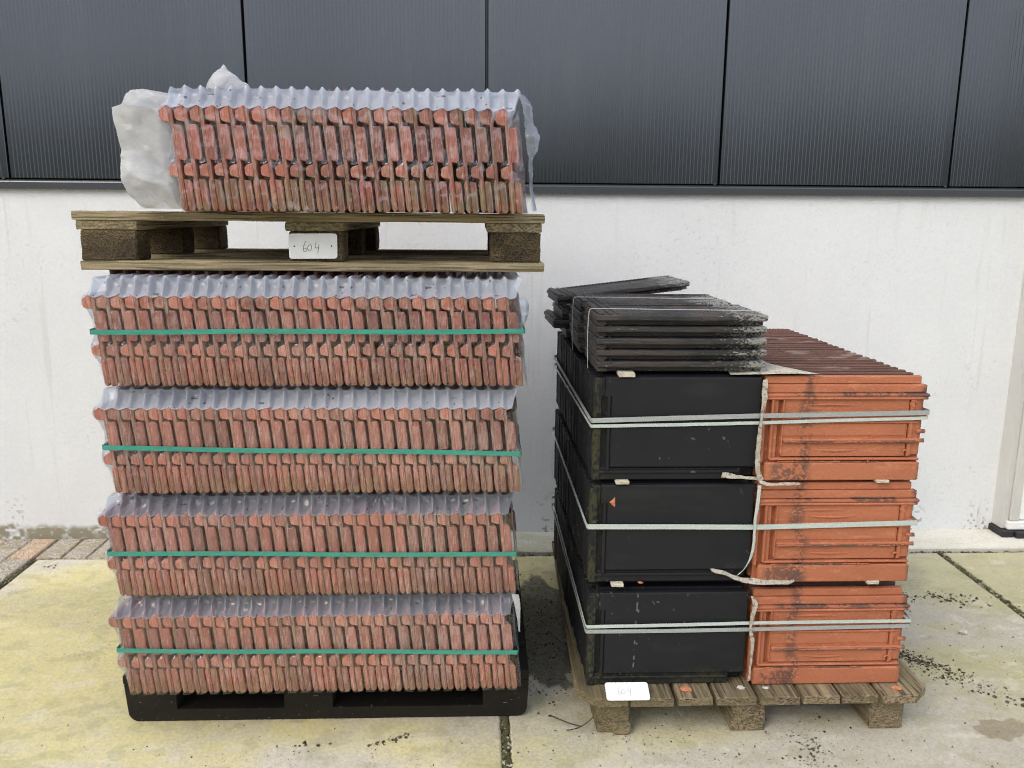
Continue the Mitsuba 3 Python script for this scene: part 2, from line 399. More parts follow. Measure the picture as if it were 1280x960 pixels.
def orange_tile(p, n, uv):
    # uv = position on the tile's face, 0..1 from its left and from its foot; uv.x + 2 marks the weathered top flange
    f = noise(p.x * 380, p.y * 380, p.z * 380)
    m = fbm(p.x * 7, p.y * 6, p.z * 9, 4)
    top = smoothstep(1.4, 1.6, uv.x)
    u = uv.x - 2.0 * top
    c = mix((0.345, 0.112, 0.053), (0.465, 0.163, 0.082), m) * (0.88 + 0.22 * f)
    c = mix(c, (0.56, 0.24, 0.14), 0.40 * smoothstep(0.55, 0.70, 0.7 * fbm(p.x * 16, p.y * 9, p.z * 60, 3) + 0.3 * noise(p.x * 240, p.y * 240, p.z * 240)))
    # kiln flashing: sooty bands fired into the clay
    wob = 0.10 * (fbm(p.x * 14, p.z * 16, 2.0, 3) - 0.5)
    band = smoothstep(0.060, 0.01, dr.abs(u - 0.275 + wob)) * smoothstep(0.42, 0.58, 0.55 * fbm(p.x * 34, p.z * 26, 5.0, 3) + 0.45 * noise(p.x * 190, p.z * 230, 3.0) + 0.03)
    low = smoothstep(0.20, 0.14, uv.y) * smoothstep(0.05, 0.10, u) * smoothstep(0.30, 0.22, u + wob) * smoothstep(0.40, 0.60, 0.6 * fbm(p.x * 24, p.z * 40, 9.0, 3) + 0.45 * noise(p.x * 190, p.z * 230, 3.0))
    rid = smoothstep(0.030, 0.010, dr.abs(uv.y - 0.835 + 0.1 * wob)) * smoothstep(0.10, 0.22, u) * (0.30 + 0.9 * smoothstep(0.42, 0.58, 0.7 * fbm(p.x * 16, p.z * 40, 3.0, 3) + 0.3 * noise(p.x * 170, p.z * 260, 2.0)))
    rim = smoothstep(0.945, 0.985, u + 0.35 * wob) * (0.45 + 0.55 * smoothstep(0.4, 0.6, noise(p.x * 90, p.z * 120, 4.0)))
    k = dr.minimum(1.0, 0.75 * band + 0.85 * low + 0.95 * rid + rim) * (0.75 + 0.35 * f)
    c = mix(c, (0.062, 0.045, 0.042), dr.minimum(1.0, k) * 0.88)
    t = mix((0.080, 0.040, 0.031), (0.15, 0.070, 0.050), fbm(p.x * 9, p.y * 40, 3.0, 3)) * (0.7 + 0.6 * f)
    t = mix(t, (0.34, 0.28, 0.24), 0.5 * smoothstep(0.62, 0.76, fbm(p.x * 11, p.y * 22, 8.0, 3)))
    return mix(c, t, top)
mat('orange_tile_mat', orange_tile, 0.66, lambda p, n, uv: noise(p.x * 420, p.y * 420, p.z * 420) + 0.8 * fbm(p.x * 70, p.y * 70, p.z * 140, 2), 0.0007)

def wood(along, light, dark, moss, amount):
    def fn(p, n, uv):
        a = p.x if along == 'x' else p.y
        b = p.y if along == 'x' else p.x
        r = cell_rand(uv.x * 517.0)
        gr = noise(a * 7 + r * 40, b * 170, p.z * 210 + r * 9)
        gr2 = noise(a * 22, b * 420, p.z * 420 + 3)
        kn = fbm(a * 3 + r * 7, b * 24, p.z * 24, 3)
        c = mix(dark, light, smoothstep(0.2, 0.8, 0.55 * gr + 0.25 * gr2 + 0.3 * kn))
        c = mix(c, mi.Color3f(dark) * 0.35, 0.75 * smoothstep(0.66, 0.74, noise(a * 9 + r * 5, b * 260, p.z * 260)))
        ms = smoothstep(0.46, 0.64, fbm(p.x * 9 + r * 3, p.y * 9, p.z * 14, 3) + 0.12 * noise(p.x * 200, p.y * 200, p.z * 200))
        c = mix(c, moss, amount * ms)
        c = mix(c, (0.58, 0.48, 0.14), 0.8 * amount * smoothstep(0.80, 0.86, noise(p.x * 110, p.y * 110, p.z * 110)) * ms)
        return c * (0.75 + 0.4 * r)
    return fn
wb = lambda p, n, uv: noise(p.x * 60, p.y * 300, p.z * 300) + 0.5 * noise(p.x * 300, p.y * 60, p.z * 300)
mat('board_mat', wood('x', (0.45, 0.365, 0.235), (0.13, 0.098, 0.058), (0.19, 0.165, 0.075), 0.35), 0.85, wb, 0.0016)
mat('plank_mat', wood('y', (0.27, 0.208, 0.128), (0.080, 0.060, 0.037), (0.15, 0.132, 0.062), 0.42), 0.85, wb, 0.0024)
mat('cross_mat', wood('y', (0.43, 0.35, 0.225), (0.125, 0.095, 0.056), (0.19, 0.165, 0.075), 0.35), 0.88, wb, 0.0022)
mat('skid_mat', wood('y', (0.26, 0.205, 0.128), (0.080, 0.060, 0.037), (0.15, 0.132, 0.062), 0.5), 0.9, wb, 0.0026)

def chip_block(p, n, uv):
    a = noise(p.x * 420 + 60 * p.z, p.y * 330, p.z * 380)
    b = noise(p.x * 900, p.y * 900, p.z * 900)
    g = fbm(p.x * 12, p.y * 12, p.z * 14, 3)
    c = mix((0.028, 0.020, 0.011), (0.24, 0.175, 0.092), smoothstep(0.28, 0.82, 0.6 * a + 0.4 * b))
    return mix(c * 0.45, c * 1.0, smoothstep(0.3, 0.7, g))
mat('block_mat', chip_block, 0.92, lambda p, n, uv: noise(p.x * 420, p.y * 330, p.z * 380), 0.003)

def black_pallet(p, n, uv):
    f = noise(p.x * 300, p.y * 300, p.z * 300)
    g = fbm(p.x * 8, p.y * 8, p.z * 14, 3)
    c = mix((0.008, 0.0072, 0.0060), (0.020, 0.017, 0.0125), g) * (0.6 + 0.8 * f)
    return mix(c, (0.30, 0.29, 0.26), 0.6 * smoothstep(0.955, 0.975, noise(p.x * 90, p.y * 90, p.z * 130)))
mat('black_plastic_mat', black_pallet, 0.75, lambda p, n, uv: noise(p.x * 260, p.y * 260, p.z * 260) + 0.8 * fbm(p.x * 70, p.y * 70, p.z * 90, 3), 0.002, specular=0.25)

mat('green_strap_mat', lambda p, n, uv: mix((0.03, 0.215, 0.165), (0.055, 0.30, 0.235), fbm(p.x * 30, p.z * 200, 3.0, 3)) * (0.85 + 0.3 * noise(p.x * 700, p.y * 700, p.z * 700)), 0.38, specular=0.5)
mat('white_strap_mat', lambda p, n, uv: mix((0.40, 0.46, 0.435), (0.54, 0.60, 0.565), fbm(p.x * 12, p.y * 12, p.z * 300, 3)) * (0.92 + 0.1 * noise(p.x * 200, p.y * 200, p.z * 200)), 0.4, specular=0.5)
mat('grey_strap_mat', lambda p, n, uv: mix((0.28, 0.305, 0.30), (0.38, 0.40, 0.395), fbm(p.x * 12, p.y * 12, p.z * 300, 3)) * (0.92 + 0.1 * noise(p.x * 200, p.y * 200, p.z * 200)), 0.45, specular=0.5)

def col_cloth(p, n, uv):
    f = noise(p.x * 520, p.y * 520, p.z * 520)
    m = fbm(p.x * 26, p.y * 26, p.z * 26, 3)
    c = mix((0.30, 0.265, 0.205), (0.56, 0.525, 0.45), smoothstep(0.25, 0.7, 0.5 * f + 0.5 * m))
    return mix(c, (0.10, 0.085, 0.06), 0.7 * smoothstep(0.60, 0.74, noise(p.x * 150, p.y * 150, p.z * 150) * 0.6 + 0.45 * m))
mat('cloth_mat', col_cloth, 0.95, lambda p, n, uv: noise(p.x * 500, p.y * 500, p.z * 500) + fbm(p.x * 90, p.y * 90, p.z * 90, 2), 0.002)
mat('card_mat', lambda p, n, uv: mix((0.76, 0.775, 0.79), (0.82, 0.83, 0.84), fbm(p.x * 40, p.y * 40, p.z * 40, 3)), 0.45)
mat('ink_mat', (0.06, 0.062, 0.07), 0.7)
mat('faint_ink_mat', (0.36, 0.37, 0.39), 0.7)
mat('screw_mat', (0.10, 0.10, 0.10), 0.4, metallic=0.8)
mat('spacer_mat', lambda p, n, uv: mix((0.40, 0.34, 0.25), (0.66, 0.61, 0.51), noise(p.x * 70, p.y * 120, p.z * 500)) * (0.75 + 0.35 * noise(p.x * 260, p.y * 260, p.z * 260)), 0.85)
mat('shard_mat', lambda p, n, uv: mix((0.40, 0.12, 0.05), (0.58, 0.24, 0.13), noise(p.x * 220, p.y * 220, p.z * 220)), 0.8)
mat('pebble_mat', (0.55, 0.52, 0.46), 0.8)
mat('twig_mat', (0.045, 0.035, 0.022), 0.9)
mat('white_frame_mat', lambda p, n, uv: mix((0.76, 0.765, 0.76), (0.82, 0.825, 0.82), fbm(p.x * 9, p.y * 9, p.z * 7, 3)), 0.35, specular=0.5)
mat('frame_shaded_mat', lambda p, n, uv: mix((0.50, 0.495, 0.475), (0.57, 0.565, 0.545), fbm(p.x * 9, p.y * 9, p.z * 7, 3)), 0.4)  # white profile coloured greyer to carry the shade on its side face
mat('rubber_mat', (0.018, 0.018, 0.020), 0.6)
mat('string_mat', (0.50, 0.49, 0.45), 0.7)
mat('door_glass_mat', (0.02, 0.022, 0.026), 0.12, specular=0.6)
mat('added_hedge_mat', lambda p, n, uv: mix((0.025, 0.035, 0.012), (0.07, 0.09, 0.03), noise(p.x * 9, p.y * 9, p.z * 9)), 0.8)

def film_col(p, n, uv):
    m = fbm(p.x * 22, p.y * 22, p.z * 30, 3)
    c = mix((0.76, 0.775, 0.80), (0.88, 0.89, 0.90), m)
    fl = smoothstep(0.86, 0.92, noise(p.x * 85, p.y * 60, p.z * 110))
    return mix(c, (0.16, 0.13, 0.10), 0.75 * fl)
def film_sky_tint(p, n, uv):
    return film_col(p, n, uv) * mi.Color3f(0.90, 0.955, 1.06)  # blue of the reflected sky put into the film colour
scene['film_band_mat'] = {'type': 'principledthin', 'base_color': proc(film_sky_tint), 'roughness': 0.08, 'spec_trans': 0.42, 'diff_trans': 0.7, 'eta': 1.6}
scene['film_clear_mat'] = {'type': 'principledthin', 'base_color': proc(film_sky_tint), 'roughness': 0.08, 'spec_trans': 0.74, 'diff_trans': 0.7, 'eta': 1.6}
scene['film_milky_mat'] = {'type': 'principledthin', 'base_color': proc(lambda p, n, uv: mix((0.68, 0.69, 0.715), (0.88, 0.885, 0.90), smoothstep(0.3, 0.7, fbm(p.x * 14, p.y * 14, p.z * 16, 4))) * (0.93 + 0.1 * noise(p.x * 190, p.y * 190, p.z * 190))),
                           'roughness': 0.16, 'spec_trans': 0.20, 'diff_trans': 0.85, 'eta': 1.5}
scene['film_front_mat'] = {'type': 'thindielectric', 'int_ior': 1.5}

# ------------------------------------------------------------------ setting: ground, slabs, bricks, kerb
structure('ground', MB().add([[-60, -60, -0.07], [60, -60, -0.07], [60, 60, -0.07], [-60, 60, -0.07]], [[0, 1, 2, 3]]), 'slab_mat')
structure('joint_soil', MB().add([[-1.93, -4.6, -0.016], [6.1, -4.6, -0.016], [6.1, 3.5, -0.016], [-1.93, 3.5, -0.016]], [[0, 1, 2, 3]]), 'soil_mat')
structure('concrete_pavement')
def worn_slab(x0, x1, y0, y1, seed):
    """slab with slightly ragged, rounded arrises"""
    m = MB()
    def edge(a, b, k):
        t = np.linspace(0, 1, k)[:-1, None]
        return np.asarray(a) * (1 - t) + np.asarray(b) * t
    loop = np.vstack([edge((x0, y0), (x1, y0), 60), edge((x1, y0), (x1, y1), 60), edge((x1, y1), (x0, y1), 60), edge((x0, y1), (x0, y0), 60)])
    c = np.array([(x0 + x1) / 2, (y0 + y1) / 2])
    q = np.column_stack([loop * 9, np.full(len(loop), seed)])
    ins = 0.004 + 0.012 * meshkit.fbm(q * 2.3, 3, seed) ** 2 + 0.02 * np.maximum(meshkit.noise(q * 1.7, seed + 5) - 0.8, 0)
    sgn = np.sign(c - loop)
    on = np.stack([(np.abs(np.abs(loop[:, 0] - c[0]) - (x1 - x0) / 2) < 1e-6), (np.abs(np.abs(loop[:, 1] - c[1]) - (y1 - y0) / 2) < 1e-6)], 1)
    n = len(loop)
    rings = []
    for k, (d, z) in enumerate(((0.0, -0.06), (0.0, -0.012), (0.45, -0.003), (1.0, 0.0))):
        rings.append(np.column_stack([loop + sgn * on * (ins * d)[:, None], np.full(n, z)]))
    v = np.vstack(rings)
    i = np.arange(n); j = (i + 1) % n
    f = np.vstack([np.stack([i + k * n, j + k * n, j + (k + 1) * n, i + (k + 1) * n], 1) for k in range(3)])
    m.add(v, f)
    tri = earcut(rings[-1][:, :2])
    m.add(rings[-1], tri)
    return m
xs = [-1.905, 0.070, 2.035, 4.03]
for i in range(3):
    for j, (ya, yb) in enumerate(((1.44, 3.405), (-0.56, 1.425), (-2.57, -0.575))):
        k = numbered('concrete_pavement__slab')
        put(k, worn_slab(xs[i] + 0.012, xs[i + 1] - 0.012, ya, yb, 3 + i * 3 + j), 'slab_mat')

structure('concrete_kerb', MB().add(*bbox(-0.62, 6.0, 3.43, 3.66, -0.06, 0.012, 0.006)), 'kerb_mat')

structure('brick_paving')
put('brick_paving__sand_bed', MB().add([[-6, -1.0, -0.012], [-1.915, -1.0, -0.012], [-1.915, 3.66, -0.012], [-6, 3.66, -0.012]], [[0, 1, 2, 3]]).add([[-1.915, 3.418, -0.012], [-0.62, 3.418, -0.012], [-0.62, 3.66, -0.012], [-1.915, 3.66, -0.012]], [[0, 1, 2, 3]]), 'soil_mat')
def brick(x0, x1, y0, y1, warm=0.0):
    v, f = bbox(x0, x1, y0, y1, -0.05, 0.0, 0.005)
    v = v + (rng.random(3) - 0.5) * np.array([0.002, 0.002, 0.003])
    v = v + (meshkit.noise(v * 40, 3)[:, None] - 0.5) * 0.003
    put(numbered('brick_paving__brick'), MB().add(v, f, (rng.random(), warm)), 'brick_mat')
x = -1.913
while x < -0.70:
    brick(x + 0.003, x + 0.106, 3.421, 3.636)
    x += 0.109
for i in range(7):
    x1 = -1.925 - i * 0.109
    y = 3.636 - (0.108 if i % 2 else 0.0)
    if i % 2:
        brick(x1 - 0.105, x1, 3.535, 3.636)
    while y > 2.35:
        brick(x1 - 0.105, x1, y - 0.214, y, 1.0 if i == 0 and y > 3.6 else 0.0)
        y -= 0.218

# crumbs of soil and moss: uncountable grit, one object per stretch
def crumbs(key, spots, zbase=0.0):
    base_v = trimesh.creation.icosphere(subdivisions=0)
    V, F, nn = [], [], 0
    for x, y, r in spots:
        v = base_v.vertices * r * (0.6 + 0.8 * rng.random((12, 1))) * np.array([1.2, 1.0, 0.7])
        a = rng.random() * 6.28
        v = v @ np.array([[math.cos(a), -math.sin(a), 0], [math.sin(a), math.cos(a), 0], [0, 0, 1]]) + np.array([x, y, zbase + 0.35 * r])
        V.append(v); F.append(base_v.faces + nn); nn += 12
    labels[key] = {'kind': 'stuff', 'label': 'dark crumbs of soil and dry moss scattered on the concrete slabs', 'category': 'soil'}
    scene[key] = mikit.ply((np.vstack(V), np.vstack(F)), 'crumb_mat')
spots = []
def cluster(n, cx, cy, sx, sy, ang, rmin=0.001, rmax=0.007):
    for _ in range(n):
        a, b = rng.normal() * sx, rng.normal() * sy
        r = rmin + (rmax - rmin) * rng.random() ** 3.5
        spots.append((cx + a * math.cos(ang) - b * math.sin(ang), cy + a * math.sin(ang) + b * math.cos(ang), r))
cluster(700, 1.43, 2.54, 0.075, 0.020, -0.75, rmax=0.0048)
cluster(280, 1.53, 2.40, 0.10, 0.030, -0.8, rmax=0.0045)
cluster(40, 1.66, 2.26, 0.05, 0.02, -0.6, rmax=0.008)
cluster(220, 1.72, 2.98, 0.12, 0.026, -0.1, rmax=0.006)
cluster(90, 1.86, 2.92, 0.05, 0.02, -0.4, rmax=0.007)
cluster(260, 1.55, 2.55, 0.26, 0.22, 0, rmax=0.0035)
cluster(190, 0.88, 2.02, 0.10, 0.10, 0.3, rmax=0.004)
cluster(120, 0.92, 2.06, 0.05, 0.02, 1.3, rmax=0.0045)
cluster(50, -0.26, 2.11, 0.03, 0.008, 0.5, rmax=0.0055)
cluster(26, -0.50, 2.09, 0.05, 0.015, 0.2, rmax=0.006)
cluster(90, -0.3, 2.1, 0.5, 0.06, 0.0, rmax=0.0026)
cluster(110, 0.45, 2.08, 0.12, 0.09, 0, rmax=0.003)
cluster(900, 0.21, 2.75, 0.06, 0.25, 0, rmax=0.004)
cluster(70, 1.2, 1.98, 0.35, 0.08, 0, rmax=0.003)
cluster(22, -1.80, 3.34, 0.02, 0.03, 0.8, rmax=0.005)
cluster(25, -1.0, 2.5, 0.4, 0.4, 0, rmax=0.0018)
crumbs('soil_crumbs', spots)
spots2 = []
for _ in range(1500):
    spots2.append((0.070 + rng.normal() * 0.007, 1.75 + 1.7 * rng.random(), 0.002 + 0.006 * rng.random() ** 2))
    spots2.append((2.035 + rng.normal() * 0.008, 2.2 + 1.22 * rng.random(), 0.002 + 0.007 * rng.random() ** 2))
for _ in range(900):
    spots2.append((-0.6 + 3.4 * rng.random(), 3.415 + rng.normal() * 0.007, 0.002 + 0.005 * rng.random() ** 2))
    spots2.append((-1.91 + rng.normal() * 0.005, 2.5 + 0.9 * rng.random(), 0.0015 + 0.003 * rng.random() ** 2))
labels_key = 'joint_moss'
crumbs('joint_moss', spots2, -0.008)
labels['joint_moss'] = {'kind': 'stuff', 'label': 'dark soil and moss packed in the joints between the slabs', 'category': 'moss'}
mat('grit_mat', lambda p, n, uv: mix(mix((0.03, 0.027, 0.016), (0.11, 0.105, 0.04), noise(p.x * 60, p.y * 60, 2.0)), (0.36, 0.33, 0.27), smoothstep(0.72, 0.80, noise(p.x * 130, p.y * 130, 4.0))), 0.95)
scene['joint_moss']['bsdf'] = {'type': 'ref', 'id': 'grit_mat'}

# ------------------------------------------------------------------ building
WY = 3.648
b = thing('warehouse', 'warehouse wall of pale concrete below dark grey ribbed metal cladding', 'building')
part(b, 'concrete_base', MB().add(*bbox(-9, 9, WY, WY + 0.25, -0.2, 1.56, 0.004)), 'plaster_mat')
part(b, 'backing', MB().add(*bbox(-9, 9, WY + 0.075, WY + 0.2, 1.565, 5.5, 0.002)), 'flash_mat')
fl = [(WY - 0.0, 1.585), (WY - 0.024, 1.578), (WY - 0.026, 1.574), (WY - 0.026, 1.548), (WY - 0.022, 1.545), (WY - 0.018, 1.548), (WY + 0.03, 1.55), (WY + 0.03, 1.586)]
v, f = prism(np.array(fl), -9, 9, 0.0)
part(b, 'flashing', MB().add(v[:, [1, 0, 2]], f), 'flash_mat')
def clad(x0, x1):
    pitch = 0.0161; n = int((x1 - x0 - 0.024) / pitch)
    px = [x0]; py = [WY + 0.07]
    px += [x0 + 0.0015, x0 + 0.004]; py += [WY + 0.003, WY + 0.0]
    s = x0 + 0.012
    for i in range(n):
        px += [s, s + 0.0035, s + 0.008, s + 0.0115]; py += [WY, WY + 0.0012, WY + 0.0012, WY]
        s += pitch
    px += [x1 - 0.004, x1 - 0.0015, x1]; py += [WY, WY + 0.003, WY + 0.07]
    px, py = np.array(px), np.array(py)
    k = len(px)
    v = np.vstack([np.stack([px, py, np.full(k, z)], 1) for z in (1.592, 5.4)])
    i = np.arange(k - 1)
    return v, np.stack([i, i + 1, i + 1 + k, i + k], 1)
seams = [-8.0, -6.98, -5.97, -4.96, -3.95, -2.94, -1.964, -0.968, 0.023, 1.021, 2.030, 3.03, 4.04, 5.05, 6.06, 7.07, 8.08]
for s0, s1 in zip(seams[:-1], seams[1:]):
    part(b, 'cladding_panel', MB().add(*clad(s0 + 0.0032, s1 - 0.0032)), 'clad_mat')
for s in seams[6:12]:
    part(b, 'screw', MB().add(*tube([(s - 0.02, WY - 0.012, 1.590), (s - 0.02, WY - 0.003, 1.590)], 0.005, 8)), 'screw_mat')

# white door at the right edge
d = thing('door', 'white plastic framed door with dark glass standing at the right edge', 'door')
dx, dy0, dy1 = 2.413, 3.560, 3.66
part(d, 'frame', MB().add(*bbox(dx, dx + 0.030, dy0 + 0.012, dy1, 0.045, 2.35, 0.003)).add(*bbox(dx + 0.030, dx + 0.075, dy0, dy1, 0.085, 2.31, 0.005)).add(*bbox(dx + 0.965, dx + 1.04, dy0, dy1, 0.045, 2.35, 0.003)).add(*bbox(dx + 0.075, dx + 0.965, dy0 + 0.004, dy1, 2.24, 2.35, 0.003)), 'frame_shaded_mat')
part(d, 'bottom_rail', MB().add(*bbox(dx + 0.02, dx + 0.965, dy0 - 0.006, dy1, 0.045, 0.083, 0.003)), 'white_frame_mat')
part(d, 'pane', MB().add(*bbox(dx + 0.12, dx + 0.92, dy0 + 0.03, dy0 + 0.05, 0.16, 2.2, 0.001)), 'door_glass_mat')
part(d, 'leaf', MB().add(*bbox(dx + 0.076, dx + 0.13, dy0 + 0.006, dy1, 0.09, 2.235, 0.003)).add(*bbox(dx + 0.91, dx + 0.964, dy0 + 0.006, dy1, 0.09, 2.235, 0.003)).add(*bbox(dx + 0.131, dx + 0.909, dy0 + 0.007, dy1, 0.088, 0.165, 0.003)), 'white_frame_mat')
part(d, 'sill', MB().add(*bbox(dx - 0.012, dx + 0.045, dy0 - 0.02, dy1, 0.0125, 0.044, 0.004)).add(*bbox(dx + 0.047, dx + 1.04, dy0 - 0.035, dy1, 0.0125, 0.042, 0.004)), 'rubber_mat')

# unseen leafy row added behind the camera to darken the cladding reflection
hv = trimesh.creation.icosphere(subdivisions=1)
m = MB()
for i in range(420):
    c = np.array([-24 + 48 * rng.random(), -17 + 1.6 * rng.random(), 0.3 + 3.4 * rng.random()])
    m.add(hv.vertices * (0.45 + 0.4 * rng.random()) * (0.8 + 0.4 * rng.random((42, 1))) + c, hv.faces)
h = thing('added_hedge', 'unseen dark green leafy row added for the cladding reflection', 'added_hedge')
put(h, m, 'added_hedge_mat')

# ------------------------------------------------------------------ left stack: red interlocking tiles on edge
P_SPINE = [(0, 5), (9.5, 5), (9.5, 232), (0, 232)]
P_NIB1 = [(-22, 206), (-18, 200), (0.5, 197), (0.5, 235), (-4, 233), (-21, 222)]
P_MID = [(9.0, 116), (22, 113.5), (26.6, 119), (27.6, 125), (27.6, 185), (26.6, 190), (24, 192), (9.0, 192)]
P_NIB2 = [(-20, 84), (-17, 80), (0.5, 77), (0.5, 108), (-12, 104.5), (-19, 99)]
P_RIB = [(-3.5, 10), (-1.5, 3), (4, 0.5), (6.5, 2), (7.5, 70), (6, 73), (0, 74), (-3, 66)]
P_LOW = [(12.5, 4), (15, 0.5), (23, 0), (26.4, 2), (27.6, 7), (27.6, 65), (26, 71), (12.5, 72.5)]
P_GROOVE = [(6, 5), (14, 5), (14, 71), (6, 71)]
P_HEAD = [(1, 228), (9.5, 228), (9.5, 265), (7, 266), (3, 266), (1, 264)]
P_REST = [(1, 228), (9.5, 228), (9.5, 286.5), (1, 286.5)]
PLATE = [(2, 20), (10, 20), (10, 232), (2, 232)]
LEAN = math.tan(math.radians(5.6))
LT = 0.43
def red_tile_mesh(x0, y0, z0, sc, weathered, seed, flip=False):
    r = np.random.default_rng(seed)
    m = MB()
    tone = 0.02 + 0.95 * r.random()
    rot = (r.random() - 0.5) * 0.007
    dy = (r.random() - 0.5) * 0.004; dz = (r.random() - 0.5) * 0.003
    dx = (r.random() - 0.5) * 0.0022
    for poly, ya, yb, c, piece in ((P_SPINE, 0.0015, LT, 0.0012, 0), (P_NIB1, 0.0, LT - 0.02, 0.0011, 1), (P_MID, 0.0008, 0.040, 0.0013, 2),
                                   (P_NIB2, 0.0, LT - 0.01, 0.0011, 1), (P_RIB, -0.0005, LT, 0.0014, 3), (P_LOW, -0.0005, 0.040, 0.0015, 3), (P_HEAD, 0.095, LT, 0.006, 0), (P_REST, 0.13, LT, 0.004, 0), (P_GROOVE, 0.0055, LT, 0.001, 4)):
        p = np.array(poly, float) / 1000 + (r.random((len(poly), 2)) - 0.5) * 0.0005
        v, f = prism(p, ya + (r.random() - 0.5) * 0.0012, yb, c)
        if piece in (2, 3):   # rounded-off right edge of the panels
            v[:, 1] += np.where(v[:, 1] < 0.02, np.maximum(v[:, 0] - 0.018, 0) * 0.55, 0)
        if yb < 0.05:         # panels undercut towards the back
            v[:, 0] -= np.where((v[:, 1] > 0.03) & (v[:, 0] > 0.0135), 0.0125, 0)
        uvx = 20.0 * weathered + piece + tone
        m.add(v, f, np.stack([np.full(len(v), uvx), v[:, 2] / 0.29], 1))
    v, f, uv = m.get()
    v = v.copy()
    v[:, 2] *= sc
    v[:, 0] += -v[:, 2] * (LEAN + rot) + dx
    v[:, 1] += dy
    v += np.array([x0, y0, z0 + dz])
    m.v, m.f, m.uv = [v], [f], [uv]
    return m

LAYERS = [  # name, z0, x of first spine foot, y front, n, scale, pitch, weathered, film style, strap (z left, z right)
    dict(nm='top', z=1.4605, x=-0.722, y=2.095, n=23, sc=1.06, p=0.0363, w=1),
    dict(nm='second', z=1.021, x=-0.957, y=2.12, n=30, sc=1.0, p=0.0359, w=0, s=(1.162, 1.166)),
    dict(nm='third', z=0.733, x=-0.955, y=2.12, n=30, sc=1.0, p=0.0356, w=0, s=(0.860, 0.842)),
    dict(nm='fourth', z=0.4425, x=-0.968, y=2.12, n=30, sc=1.0, p=0.03575, w=0, s=(0.570, 0.559)),
    dict(nm='bottom', z=0.152, x=-0.966, y=2.12, n=30, sc=1.0, p=0.0359, w=0, s=(0.289, 0.271)),
]
seed = 100
for L in LAYERS:
    for i in range(L['n']):
        k = thing('red_clay_tile', f"red-brown interlocking roof tile, {ORD[i + 1]} from the left in the {L['nm']} layer of the left stack", 'roof tile', f"red roof tiles on edge in the {L['nm']} layer")
        put(k, red_tile_mesh(L['x'] + i * L['p'], L['y'], L['z'], L['sc'], L['w'], seed), 'red_tile_mat')
        seed += 1
    for i in range(L['n']):
        k = thing('red_clay_tile', f"red-brown roof tile in the rear row of the {L['nm']} layer, {ORD[i + 1]} from the left", 'roof tile', f"rear row of the {L['nm']} layer of red tiles")
        put(k, red_tile_mesh(L['x'] + 0.020 + i * L['p'], L['y'] + 0.445, L['z'], L['sc'], L['w'], seed), 'red_tile_mat')
        seed += 1

